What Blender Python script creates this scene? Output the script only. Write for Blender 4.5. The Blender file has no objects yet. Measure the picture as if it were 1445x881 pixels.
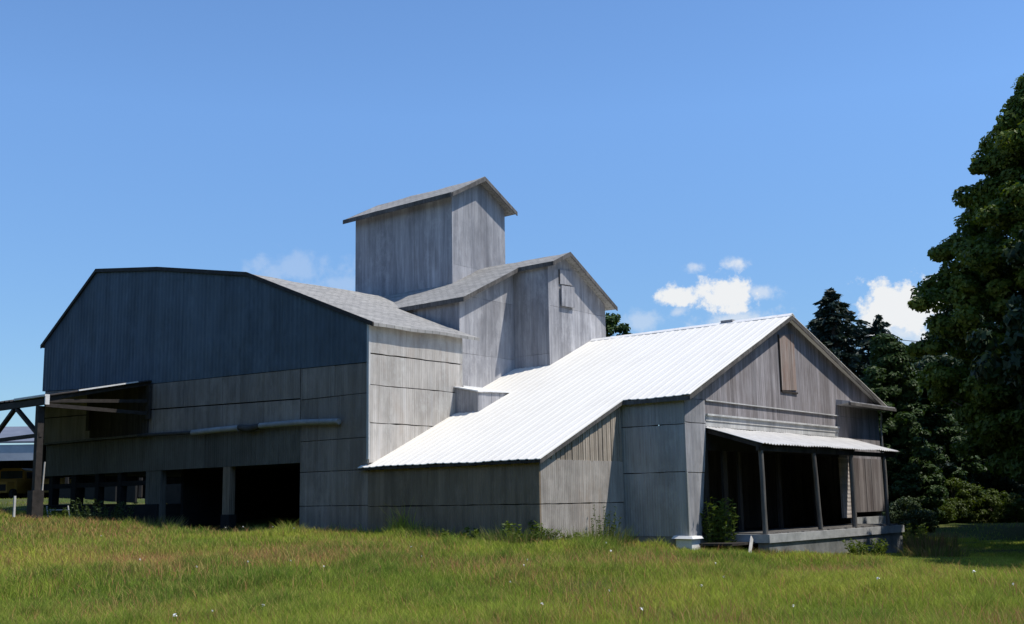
import bpy, math, random
import numpy as np
from mathutils import Vector, Matrix
random.seed(7)
rng = np.random.default_rng(11)
S = bpy.context.scene
COL = S.collection

# ------------------------------------------------------------------ camera
CAMP = np.array([15.694, -26.665, 0.0])
AR = np.array([0.77119321, 0.63637456, -0.01698376])
AU = np.array([0.11027923, -0.10727177, 0.98809476])
AF = np.array([-0.62697649, 0.76388493, 0.15290616])
FPX, PYC = 1539.8, 468.5
cd = bpy.data.cameras.new('camera')
cam = bpy.data.objects.new('camera', cd); COL.objects.link(cam)
cam.matrix_world = Matrix(((AR[0], AU[0], -AF[0], CAMP[0]), (AR[1], AU[1], -AF[1], CAMP[1]),
                           (AR[2], AU[2], -AF[2], CAMP[2]), (0, 0, 0, 1)))
cd.sensor_width = 36.0
cd.lens = FPX / 1445 * 36
cd.shift_y = (PYC - 440.5) / 1445
cd.clip_end = 6000
S.camera = cam

def ray(u, v):
    d = AR * (u - 722.5) / FPX - AU * (v - PYC) / FPX + AF
    return d
def at_d(u, D, z=None):
    """ground position seen in column u at horizontal distance D"""
    d = ray(u, 700.0); h = math.hypot(d[0], d[1])
    return CAMP[0] + d[0] * D / h, CAMP[1] + d[1] * D / h

# ------------------------------------------------------------------ terrain
CTRL = np.array([
 (15.7,-26.7,-1.62),(6.3,-15.3,-1.6),(0,-19,-1.6),(11.8,-12,-1.62),(22,-18,-1.65),(5,-30,-1.65),(30,-30,-1.7),(20,-5,-1.72),
 (0.6,-0.7,-1.50),(-1,-2,-1.3),(-2.2,-5,-1.12),(-6,-5,-1.02),(-8.6,-5,-.94),(-11.7,-5,-.92),(-15.5,-5,-1.0),(-19.5,-5,-.88),(-21.5,-5.3,-.56),
 (-24,-6,-.52),(-20.7,-8.3,-.46),(-19.3,-7.4,-.58),(-27,-7,-.2),(-30,-5,.02),(-20.6,-10.3,-.06),(-22.5,-10.8,.22),(-24,-10,.3),(-26,-12,.4),(-17.5,-8.0,-.56),(-14,-7.5,-.82),
 (-10,-14,-1.02),(-4,-13,-1.24),(-16,-14,-.75),(-20,-17,-.6),(-8,-20,-1.3),(-10,-9,-.92),(-4,-8,-1.12),(2,-8,-1.36),(8,-6,-1.58),
 (3,0,-1.66),(2.2,2,-1.68),(2.2,6,-1.86),(2.3,11.3,-2.05),(6.6,1,-1.9),(9,0,-1.9),(6,-4,-1.72),(6,10,-1.95),(10,20,-1.8),(0,18,-1.9),(0,30,-1.5),
 (-5,40,-1.42),(-14,60,-1.4),(10,45,-1.5),(-15,25,-1.1),(-20,4,-.5),(-10,3,-1.2),(-28,4,-.1),(-34,-2,.25),(-40,0,.35),(-60,8,.7),(-80,20,.8),(-40,-20,.2),
 (-90,-20,.6),(-40,40,0),(-120,120,0),(120,120,-2),(120,-120,-2),(-120,-120,-.5),(40,10,-1.8),(40,60,-1.8)], float)
def ground_z(x, y):
    x = np.asarray(x, float); y = np.asarray(y, float)
    num = np.zeros_like(x); den = np.zeros_like(x)
    for (a, b, c) in CTRL:
        d2 = (x - a) ** 2 + (y - b) ** 2 + 1.2
        w = d2 ** -2.1
        num += w * c; den += w
    return num / den
def gz(x, y): return float(ground_z(np.array([x]), np.array([y]))[0])

# ------------------------------------------------------------------ object helpers
def tag(o, label=None, cat=None, group=None, kind=None):
    if label: o['label'] = label
    if cat: o['category'] = cat
    if group: o['group'] = group
    if kind: o['kind'] = kind
    return o
def thing(name, loc, label, cat, group=None, rz=0):
    o = bpy.data.objects.new(name, None); COL.objects.link(o)
    o.location = loc; o.rotation_euler = (0, 0, rz); o.empty_display_size = .3
    return tag(o, label, cat, group)
def root_loc(p):
    v = Vector((0, 0, 0))
    while p is not None: v += Vector(p.location); p = p.parent
    return v
class MB:
    """collects shapes in world coordinates, linked as one mesh object"""
    def __init__(s): s.v = []; s.f = []; s.m = []; s.sm = []
    def add(s, vs, fs, mi=0, smooth=False):
        b = len(s.v); s.v += [tuple(p) for p in vs]
        for q in fs: s.f.append([b + i for i in q]); s.m.append(mi); s.sm.append(smooth)
    def box(s, x0, x1, y0, y1, z0, z1, mi=0):
        s.add([(x0,y0,z0),(x1,y0,z0),(x1,y1,z0),(x0,y1,z0),(x0,y0,z1),(x1,y0,z1),(x1,y1,z1),(x0,y1,z1)],
              [(0,3,2,1),(4,5,6,7),(0,1,5,4),(1,2,6,5),(2,3,7,6),(3,0,4,7)], mi)
    def prism(s, pts, O, u, v, n, t0, t1, mi=0):
        O, u, v, n = map(np.array, (O, u, v, n)); k = len(pts)
        a = [O + u * p[0] + v * p[1] + n * t1 for p in pts]; b = [O + u * p[0] + v * p[1] + n * t0 for p in pts]
        f = [list(range(k)), list(range(2 * k - 1, k - 1, -1))] + [(i, k + i, k + (i + 1) % k, (i + 1) % k) for i in range(k)]
        s.add(a + b, f, mi)
    def bar(s, p, q, w, h, mi=0, up=(0, 0, 1)):
        p, q = Vector(p), Vector(q); d = (q - p).normalized(); r = d.cross(Vector(up))
        if r.length < 1e-4: r = Vector((1, 0, 0))
        r.normalize(); t = r.cross(d)
        vs = [c + r * (sx * w / 2) + t * (sy * h / 2) for c in (p, q) for sx, sy in ((-1,-1),(1,-1),(1,1),(-1,1))]
        s.add(vs, [(0,1,2,3),(7,6,5,4),(0,4,5,1),(1,5,6,2),(2,6,7,3),(3,7,4,0)], mi)
    def tube(s, pts, rad, seg=8, mi=0):
        pts = [Vector(p) for p in pts]; n = len(pts)
        if not hasattr(rad, '__len__'): rad = [rad] * n
        vs = []
        for i, p in enumerate(pts):
            d = (pts[min(i + 1, n - 1)] - pts[max(i - 1, 0)]).normalized()
            r = d.cross(Vector((0.13, 0.31, 1)));
            if r.length < .05: r = d.cross(Vector((1, 0, 0)))
            r.normalize(); t = d.cross(r)
            vs += [p + (r * math.cos(2*math.pi*k/seg) + t * math.sin(2*math.pi*k/seg)) * rad[i] for k in range(seg)]
        fs = [(i*seg+k, i*seg+(k+1)%seg, (i+1)*seg+(k+1)%seg, (i+1)*seg+k) for i in range(n-1) for k in range(seg)]
        s.add(vs, fs, mi, True)
        s.add(vs[:seg], [list(range(seg-1, -1, -1))], mi); s.add(vs[-seg:], [list(range(seg))], mi)
    def build(s, name, mats, parent=None, label=None):
        off = root_loc(parent)
        me = bpy.data.meshes.new(name)
        me.from_pydata([tuple(Vector(p) - off) for p in s.v], [], s.f)
        if not isinstance(mats, (list, tuple)): mats = [mats]
        for m in mats: me.materials.append(m)
        me.polygons.foreach_set('material_index', s.m); me.polygons.foreach_set('use_smooth', s.sm)
        me.update()
        o = bpy.data.objects.new(name, me); COL.objects.link(o); o.parent = parent
        if label: o['label'] = label
        return o
def mesh_arrays(name, verts, faces, mats, parent=None, col=None, nq=None):
    """faces: list of (k, array[n,k])"""
    me = bpy.data.meshes.new(name)
    verts = np.asarray(verts, np.float32)
    me.vertices.add(len(verts)); me.vertices.foreach_set('co', verts.ravel())
    loops = np.concatenate([f.ravel() for f in faces]).astype(np.int32)
    ks = np.concatenate([np.full(len(f), f.shape[1]) for f in faces]).astype(np.int32)
    st = np.concatenate([[0], np.cumsum(ks)[:-1]]).astype(np.int32)
    me.loops.add(len(loops)); me.loops.foreach_set('vertex_index', loops)
    me.polygons.add(len(ks)); me.polygons.foreach_set('loop_start', st)
    try: me.polygons.foreach_set('loop_total', ks)
    except Exception: pass
    if col is not None:
        a = me.attributes.new('tint', 'FLOAT_COLOR', 'POINT')
        a.data.foreach_set('color', np.concatenate([col, np.ones((len(col), 1))], 1).astype(np.float32).ravel())
    me.update(calc_edges=True); me.validate()
    for m in (mats if isinstance(mats, (list, tuple)) else [mats]): me.materials.append(m)
    o = bpy.data.objects.new(name, me); COL.objects.link(o); o.parent = parent
    return o

def clip(poly, a, b, c):
    """keep a*u+b*v<=c"""
    out = []
    for i in range(len(poly)):
        p, q = poly[i], poly[(i + 1) % len(poly)]
        dp, dq = a*p[0] + b*p[1] - c, a*q[0] + b*q[1] - c
        if dp <= 0: out.append(p)
        if dp * dq < 0:
            t = dp / (dp - dq); out.append((p[0] + t*(q[0]-p[0]), p[1] + t*(q[1]-p[1])))
    return out
def sheets(mb, poly, O, u, v, n, vcuts, ucuts, gap=.022, t=(.0, .03), jit=.012, mi=0, tilt=None):
    """a wall polygon (u,v) cut in sheets: rows between vcuts, columns between ucuts"""
    vc = [-99] + list(vcuts) + [99]
    for r in range(len(vc) - 1):
        uc = ucuts[r % len(ucuts)] if ucuts and hasattr(ucuts[0], '__len__') else ucuts
        uc = [-99] + list(uc) + [99]
        for k in range(len(uc) - 1):
            p = clip(poly, 0, -1, -(vc[r] + gap/2)); p = clip(p, 0, 1, vc[r+1] - gap/2) if p else p
            g = gap * .25
            p = clip(p, -1, 0, -(uc[k] + g/2)) if p else p
            p = clip(p, 1, 0, uc[k+1] - g/2) if p else p
            if len(p) < 3: continue
            q = []
            for i in range(len(p)):
                a, b = p[i], p[(i + 1) % len(p)]; q.append(a)
                if abs(a[1] - b[1]) < 1e-6 and abs(a[0] - b[0]) > .6 and min(abs(a[1] - vc[r]), abs(a[1] - vc[r+1])) < gap:
                    m_ = int(abs(a[0] - b[0]) / .28)
                    for j in range(1, m_):
                        q.append((a[0] + (b[0] - a[0]) * j / m_, a[1] + random.uniform(-.4, .4) * gap))
            p = q
            mb.prism(p, O, u, v, n, t[0], t[1] + random.uniform(-jit, jit), mi)

# ------------------------------------------------------------------ materials
def new_mat(name):
    m = bpy.data.materials.new(name); m.use_nodes = True
    nt = m.node_tree; nt.nodes.clear()
    return m, nt
def N(nt, typ, **kw):
    n = nt.nodes.new(typ)
    for k, val in kw.items():
        if k.startswith('_'): setattr(n, k[1:], val)
        else: n.inputs[k].default_value = val
    return n
def mix(nt, fac, a, b, mode='MIX'):
    n = nt.nodes.new('ShaderNodeMix'); n.data_type = 'RGBA'; n.blend_type = mode
    for s, x in ((0, fac), (6, a), (7, b)):
        if hasattr(x, 'node'): nt.links.new(x, n.inputs[s])
        else: n.inputs[s].default_value = x if s == 0 else (*x, 1)
    return n.outputs[2]
def math_n(nt, op, a, b=None, c=None):
    n = nt.nodes.new('ShaderNodeMath'); n.operation = op
    for i, x in enumerate((a, b, c)):
        if x is None: continue
        if hasattr(x, 'node'): nt.links.new(x, n.inputs[i])
        else: n.inputs[i].default_value = x
    return n.outputs[0]
def coords(nt, scale=(1, 1, 1), loc=(0, 0, 0)):
    tc = nt.nodes.new('ShaderNodeTexCoord'); mp = nt.nodes.new('ShaderNodeMapping')
    nt.links.new(tc.outputs['Object'], mp.inputs['Vector']); mp.inputs['Scale'].default_value = scale
    mp.inputs['Location'].default_value = loc
    return mp.outputs[0]
def noise(nt, vec, scale, detail=4, rough=.6, lo=.3, hi=.7):
    n = N(nt, 'ShaderNodeTexNoise', Scale=scale, Detail=detail, Roughness=rough); nt.links.new(vec, n.inputs['Vector'])
    r = N(nt, 'ShaderNodeMapRange'); r.inputs[1].default_value = lo; r.inputs[2].default_value = hi
    nt.links.new(n.outputs[0], r.inputs[0]); return r.outputs[0]
def finish(m, nt, color, rough=.7, height=None, bstr=.3, bdist=.02, metal=0, spec=.18):
    b = N(nt, 'ShaderNodeBsdfPrincipled', Roughness=rough, Metallic=metal)
    b.inputs['Specular IOR Level'].default_value = spec
    if hasattr(color, 'node'): nt.links.new(color, b.inputs['Base Color'])
    else: b.inputs['Base Color'].default_value = (*color, 1)
    if height is not None:
        bp = N(nt, 'ShaderNodeBump', Strength=bstr, Distance=bdist); nt.links.new(height, bp.inputs['Height'])
        nt.links.new(bp.outputs[0], b.inputs['Normal'])
    o = N(nt, 'ShaderNodeOutputMaterial'); nt.links.new(b.outputs[0], o.inputs[0])
    return m
def island(nt): return N(nt, 'ShaderNodeNewGeometry').outputs['Random Per Island']
def rib(nt, axis, period):
    tc = nt.nodes.new('ShaderNodeTexCoord'); sp = nt.nodes.new('ShaderNodeSeparateXYZ'); nt.links.new(tc.outputs['Object'], sp.inputs[0])
    if axis == 'H': s = math_n(nt, 'ADD', sp.outputs[0], sp.outputs[1])
    else: s = sp.outputs['XYZ'.index(axis)]
    return math_n(nt, 'SINE', math_n(nt, 'MULTIPLY', s, 2 * math.pi / period))
def metal_sheet(name, dark, light, rust=(.22, .13, .08), rust_amt=.3, period=.09, bstr=.35, streak=(3.2, 3.2, .16), isl=.12, rough=.55, metal=0.0, white=None):
    m, nt = new_mat(name)
    big = noise(nt, coords(nt, streak), 1.3, 6, .65, .38, .62)
    fine = noise(nt, coords(nt, (14, 14, .5), (3, 1, 2)), 1.0, 4, .7, .35, .65)
    c = mix(nt, big, dark, light)
    c = mix(nt, math_n(nt, 'MULTIPLY', fine, .28), c, [x * .62 for x in dark])
    blot = noise(nt, coords(nt, (1.1, 1.1, .5), (9, 4, 1)), 1.0, 8, .7, .52, .78)
    c = mix(nt, math_n(nt, 'MULTIPLY', blot, rust_amt), c, rust)
    if white:
        wb = noise(nt, coords(nt, (5, 5, .22), (1, 8, 5)), 1.0, 5, .65, .56, .72)
        c = mix(nt, math_n(nt, 'MULTIPLY', wb, .7), c, white)
    drip = noise(nt, coords(nt, (7, 7, .3), (2, 6, 3)), 1.0, 6, .7, .55, .72)
    zone = noise(nt, coords(nt, (.45, .45, .7), (7, 1, 4)), 1.0, 5, .6, .42, .62)
    c = mix(nt, math_n(nt, 'MULTIPLY', math_n(nt, 'MULTIPLY', drip, zone), .75), c, [x * .8 for x in rust])
    soot = noise(nt, coords(nt, (1.1, 1.1, .32), (3, 9, 2)), 1.0, 9, .72, .46, .62)
    c = mix(nt, math_n(nt, 'MULTIPLY', soot, .55), c, [x * .58 for x in dark])
    pale = noise(nt, coords(nt, (.9, .9, .55), (5, 2, 8)), 1.0, 9, .75, .52, .68)
    c = mix(nt, math_n(nt, 'MULTIPLY', pale, .4), c, [min(.7, x * 1.35) for x in light])
    hsv = N(nt, 'ShaderNodeHueSaturation'); nt.links.new(c, hsv.inputs['Color'])
    nt.links.new(math_n(nt, 'MULTIPLY_ADD', island(nt), isl * 2, 1 - isl), hsv.inputs['Value'])
    warp = noise(nt, coords(nt, (.8, .8, .9), (2, 2, 6)), 1.0, 3, .5, .2, .8)
    h = math_n(nt, 'ADD', math_n(nt, 'ADD', rib(nt, 'H', period), math_n(nt, 'MULTIPLY', big, .5)), math_n(nt, 'MULTIPLY', warp, 9.0))
    return finish(m, nt, hsv.outputs[0], rough, h, bstr, .012, metal)

M = {}
M['felt'] = metal_sheet('galvanised_grey', (.26, .26, .275), (.45, .445, .455), rust=(.2, .17, .16), rust_amt=.35, period=.2, bstr=.22, white=(.56, .56, .58), streak=(2.2, 2.2, .12))
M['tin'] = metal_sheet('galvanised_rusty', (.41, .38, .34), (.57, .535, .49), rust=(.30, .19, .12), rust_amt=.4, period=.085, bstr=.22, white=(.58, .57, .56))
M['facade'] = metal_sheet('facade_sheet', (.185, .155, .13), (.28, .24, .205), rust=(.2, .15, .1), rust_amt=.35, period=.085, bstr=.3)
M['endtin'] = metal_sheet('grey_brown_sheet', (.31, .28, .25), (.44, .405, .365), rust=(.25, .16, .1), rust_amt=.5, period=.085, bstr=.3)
M['brownrib'] = metal_sheet('brown_ribbed_sheet', (.30, .255, .205), (.46, .40, .33), rust=(.2, .12, .07), rust_amt=.5, period=.105, bstr=.2, isl=.2)
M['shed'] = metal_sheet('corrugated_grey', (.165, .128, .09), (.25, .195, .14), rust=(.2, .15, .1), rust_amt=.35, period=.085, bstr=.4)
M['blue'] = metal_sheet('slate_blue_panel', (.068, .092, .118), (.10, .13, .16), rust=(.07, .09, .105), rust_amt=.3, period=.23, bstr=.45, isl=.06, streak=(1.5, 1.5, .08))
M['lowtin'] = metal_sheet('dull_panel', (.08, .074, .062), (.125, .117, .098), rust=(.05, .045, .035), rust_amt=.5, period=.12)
M['sidetin'] = metal_sheet('pale_blue_grey_sheet', (.29, .295, .28), (.41, .41, .39), rust=(.25, .2, .16), rust_amt=.25, period=.085)
M['trimtin'] = metal_sheet('pale_trim', (.45, .45, .44), (.6, .6, .58), rust=(.3, .25, .2), rust_amt=.3, period=.5, bstr=.1)

def wood(name, dark, light, board=.17, brown=None, isl=.18, axis='H'):
    m, nt = new_mat(name)
    grain = noise(nt, coords(nt, (9, 9, .35)), 1.4, 8, .7, .36, .64)
    big = noise(nt, coords(nt, (1.3, 1.3, .4), (4, 2, 7)), 1.2, 8, .7, .42, .62)
    c = mix(nt, grain, dark, light)
    c = mix(nt, math_n(nt, 'MULTIPLY', big, .6), c, brown or [x * .55 for x in dark])
    tc = nt.nodes.new('ShaderNodeTexCoord'); sp = nt.nodes.new('ShaderNodeSeparateXYZ'); nt.links.new(tc.outputs['Object'], sp.inputs[0])
    s = math_n(nt, 'ADD', sp.outputs[0], sp.outputs[1]) if axis == 'H' else sp.outputs[2]
    q = math_n(nt, 'DIVIDE', s, board)
    wn = N(nt, 'ShaderNodeTexWhiteNoise', _noise_dimensions='1D'); nt.links.new(math_n(nt, 'FLOOR', q), wn.inputs['W'])
    fr = math_n(nt, 'FRACT', q)
    gapm = math_n(nt, 'LESS_THAN', fr, .07)
    hsv = N(nt, 'ShaderNodeHueSaturation'); nt.links.new(c, hsv.inputs['Color'])
    nt.links.new(math_n(nt, 'MULTIPLY_ADD', wn.outputs[0], isl * 2, 1 - isl), hsv.inputs['Value'])
    h = math_n(nt, 'ADD', math_n(nt, 'MULTIPLY', math_n(nt, 'SUBTRACT', 1.0, gapm), 2.0), math_n(nt, 'MULTIPLY', grain, .4))
    return finish(m, nt, hsv.outputs[0], .85, h, .5, .012)
M['boards'] = wood('weathered_boards', (.185, .172, .178), (.375, .355, .365), .19, brown=(.15, .128, .12), isl=.2)
M['barnwood'] = wood('brown_weathered_boards', (.125, .11, .105), (.27, .245, .235), .24, brown=(.11, .085, .08), isl=.32)
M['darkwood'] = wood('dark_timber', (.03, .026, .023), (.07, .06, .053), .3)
M['fasc'] = wood('dark_fascia', (.08, .075, .07), (.17, .16, .15), .5)
M['post'] = wood('grey_timber', (.085, .08, .074), (.19, .18, .168), .4)
M['hatch'] = wood('rusty_hatch_board', (.19, .135, .11), (.40, .35, .32), .27, brown=(.22, .10, .055))
M['clap'] = wood('pale_clapboard', (.42, .38, .35), (.55, .5, .47), .145, axis='V', brown=(.3, .24, .2))

def shingle():
    m, nt = new_mat('weathered_shingles')
    v = coords(nt, (1, 1, 1))
    sp = nt.nodes.new('ShaderNodeSeparateXYZ'); nt.links.new(v, sp.inputs[0])
    cb = nt.nodes.new('ShaderNodeCombineXYZ'); nt.links.new(sp.outputs[1], cb.inputs[0]); nt.links.new(sp.outputs[0], cb.inputs[1])
    at = nt.nodes.new('ShaderNodeAttribute'); at.attribute_name = 'roof_uv'
    br = N(nt, 'ShaderNodeTexBrick', Scale=1.0); br.inputs['Mortar Size'].default_value = .018
    br.inputs['Brick Width'].default_value = .34; br.inputs['Row Height'].default_value = .19
    br.inputs['Color1'].default_value = (.38, .37, .345, 1); br.inputs['Color2'].default_value = (.24, .235, .225, 1); br.inputs['Mortar'].default_value = (.07, .07, .07, 1)
    nt.links.new(at.outputs['Vector'], br.inputs['Vector'])
    def auv(sc):
        mp = nt.nodes.new('ShaderNodeMapping'); nt.links.new(at.outputs['Vector'], mp.inputs['Vector']); mp.inputs['Scale'].default_value = sc; return mp.outputs[0]
    st = noise(nt, auv((.5, 3.2, 1)), 1.0, 7, .75, .36, .66)
    sm = noise(nt, auv((2.5, 9, 1)), 1.0, 6, .8, .35, .7)
    c = mix(nt, math_n(nt, 'MULTIPLY', st, .6), br.outputs[0], (.47, .45, .41))
    c = mix(nt, math_n(nt, 'MULTIPLY', sm, .5), c, (.13, .13, .13))
    bl = noise(nt, auv((.25, .3, 1)), 1.0, 4, .6, .4, .65)
    c = mix(nt, math_n(nt, 'MULTIPLY', bl, .3), c, (.2, .195, .185))
    return finish(m, nt, c, .9, br.outputs['Fac'], -.5, .02)
M['shingle'] = shingle()
def plain(name, c1, c2, sc=3, rough=.7, bstr=.2, detail=6, spec=.3, metal=0):
    m, nt = new_mat(name)
    f = noise(nt, coords(nt), sc, detail, .65, .3, .7)
    return finish(m, nt, mix(nt, f, c1, c2), rough, f, bstr, .02, metal, spec)
def white_roof():
    m, nt = new_mat('white_painted_metal')
    st = noise(nt, coords(nt, (4, .25, .25)), 1.5, 7, .7, .45, .7)
    c = mix(nt, math_n(nt, 'MULTIPLY', st, .3), (.76, .73, .66), (.62, .585, .51))
    ed = noise(nt, coords(nt, (.5, .5, .5), (5, 5, 1)), 1.0, 9, .75, .5, .7)
    c = mix(nt, math_n(nt, 'MULTIPLY', ed, .3), c, (.60, .57, .51))
    sp = noise(nt, coords(nt, (3, 1.2, 1.2), (2, 7, 3)), 1.0, 9, .8, .64, .74)
    c = mix(nt, math_n(nt, 'MULTIPLY', sp, .5), c, (.42, .36, .29))
    return finish(m, nt, c, .5, None, spec=.25)
M['white'] = white_roof()
M['whitetrim'] = plain('white_trim', (.62, .61, .59), (.78, .78, .76), 4)
M['porchtin'] = plain('grey_white_tin', (.44, .43, .41), (.60, .585, .56), 2.2, .5)
M['concrete'] = plain('old_concrete', (.22, .225, .22), (.42, .42, .41), 2.0, .9, .4)
M['foundation'] = plain('stained_foundation', (.13, .12, .10), (.26, .245, .215), 2.5, .9, .4)
M['foundation2'] = plain('dark_concrete', (.10, .105, .10), (.25, .25, .24), 1.6, .9, .4)
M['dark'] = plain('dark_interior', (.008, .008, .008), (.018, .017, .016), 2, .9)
M['floor'] = plain('dusty_floor', (.1, .095, .09), (.2, .19, .17), 1.5, .9)
M['pipe'] = plain('chalky_pipe', (.17, .175, .175), (.29, .29, .28), 3, .6)
M['tar'] = plain('black_tar', (.025, .024, .024), (.06, .055, .05), 4, .8)
M['steel'] = plain('rusty_steel', (.018, .015, .013), (.045, .037, .032), 5, .7)
M['palewood'] = plain('bleached_timber', (.4, .38, .35), (.56, .54, .5), 6, .8)
M['yellow'] = plain('yellow_paint', (.34, .18, .03), (.42, .24, .05), 1, .45)
M['glass'] = plain('dark_glass', (.03, .04, .05), (.06, .07, .08), 1, .1, 0)
M['rubber'] = plain('black_rubber', (.015, .015, .015), (.03, .03, .03), 6, .8)
M['farroof'] = plain('dull_blue_grey_roof', (.11, .125, .16), (.17, .185, .22), .7, .6)
M['farwall'] = plain('pale_metal_fascia', (.33, .36, .42), (.45, .48, .53), .8, .6)
M['bark'] = plain('bark', (.06, .05, .04), (.13, .11, .09), 5, .9, .7)
M['sign'] = plain('pale_sign', (.5, .55, .6), (.62, .66, .7), 2)

def leaf_mat(name, c1, c2, c3, trans=.35, clump=.55):
    m, nt = new_mat(name)
    r = island(nt)
    cl = noise(nt, coords(nt), clump, 3, .6, .35, .65)
    c = mix(nt, r, c1, c2)
    c = mix(nt, math_n(nt, 'MULTIPLY', cl, .75), c, c3)
    d = N(nt, 'ShaderNodeBsdfPrincipled', Roughness=.55); d.inputs['Specular IOR Level'].default_value = .25
    nt.links.new(c, d.inputs['Base Color'])
    t = N(nt, 'ShaderNodeBsdfTranslucent'); nt.links.new(mix(nt, 1.0, c, (1.0, 1.0, .35), 'MULTIPLY'), t.inputs[0])
    x = N(nt, 'ShaderNodeMixShader', Fac=trans); nt.links.new(d.outputs[0], x.inputs[1]); nt.links.new(t.outputs[0], x.inputs[2])
    o = N(nt, 'ShaderNodeOutputMaterial'); nt.links.new(x.outputs[0], o.inputs[0])
    return m
M['maple'] = leaf_mat('maple_leaves', (.038, .066, .010), (.10, .145, .020), (.135, .18, .024), .36)
M['darkleaf'] = leaf_mat('dark_leaves', (.012, .025, .008), (.025, .045, .012), (.03, .055, .014), .2)
M['needle'] = leaf_mat('spruce_needles', (.012, .025, .018), (.03, .05, .032), (.02, .04, .03), .12)
M['cedar'] = leaf_mat('cedar_leaves', (.024, .052, .012), (.06, .105, .024), (.036, .07, .016), .28)
M['shrub'] = leaf_mat('shrub_leaves', (.035, .06, .022), (.07, .10, .042), (.05, .08, .03), .3)
M['yshrub'] = leaf_mat('yellow_green_leaves', (.06, .095, .012), (.12, .16, .022), (.05, .08, .012), .4)
M['weed'] = leaf_mat('weed_leaves', (.08, .12, .02), (.16, .21, .04), (.11, .16, .03), .4)
M['petal'] = plain('white_petals', (.75, .75, .72), (.85, .85, .82), 9)

def grass_mat():
    m, nt = new_mat('meadow_grass')
    a = nt.nodes.new('ShaderNodeAttribute'); a.attribute_name = 'tint'
    hsv = N(nt, 'ShaderNodeHueSaturation'); nt.links.new(a.outputs['Color'], hsv.inputs['Color'])
    nt.links.new(math_n(nt, 'MULTIPLY_ADD', island(nt), .5, .75), hsv.inputs['Value'])
    d = N(nt, 'ShaderNodeBsdfDiffuse'); nt.links.new(hsv.outputs[0], d.inputs[0])
    t = N(nt, 'ShaderNodeBsdfTranslucent'); nt.links.new(hsv.outputs[0], t.inputs[0])
    x = N(nt, 'ShaderNodeMixShader', Fac=.35); nt.links.new(d.outputs[0], x.inputs[1]); nt.links.new(t.outputs[0], x.inputs[2])
    o = N(nt, 'ShaderNodeOutputMaterial'); nt.links.new(x.outputs[0], o.inputs[0])
    return m
M['grass'] = grass_mat()
def soil():
    m, nt = new_mat('meadow_soil')
    f = noise(nt, coords(nt), .35, 6, .6, .35, .65); g = noise(nt, coords(nt), 9, 6, .7, .3, .7)
    c = mix(nt, f, (.06, .09, .018), (.11, .10, .035)); c = mix(nt, math_n(nt, 'MULTIPLY', g, .6), c, (.03, .035, .012))
    return finish(m, nt, c, .95, g, .6, .05, 0, .1)
M['soil'] = soil()

# ------------------------------------------------------------------ ground sheet
def axis_pts(lo, hi, step, far):
    a = np.arange(lo, hi + step, step); e = []
    s, p = step, hi
    while p < far: s *= 1.35; p += s; e.append(p)
    f = []; s, p = step, lo
    while p > -far: s *= 1.35; p -= s; f.append(p)
    return np.array(f[::-1] + list(a) + e)
gx = axis_pts(-45, 35, .8, 2500); gy = axis_pts(-35, 60, .8, 2500)
X, Y = np.meshgrid(gx, gy)
Z = ground_z(X.ravel(), Y.ravel()).reshape(X.shape)
Z += .05 * np.sin(X * .9 + 1.3 * np.sin(Y * .5)) * np.sin(Y * .8 + .7)
nx, ny = len(gx), len(gy)
ii, jj = np.meshgrid(np.arange(nx - 1), np.arange(ny - 1))
b = (jj * nx + ii).ravel()
ground = mesh_arrays('ground', np.stack([X.ravel(), Y.ravel(), Z.ravel()], 1), [np.stack([b, b + 1, b + nx + 1, b + nx], 1)], M['soil'])
for p in ground.data.polygons: p.use_smooth = True
tag(ground, kind='structure')

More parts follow.
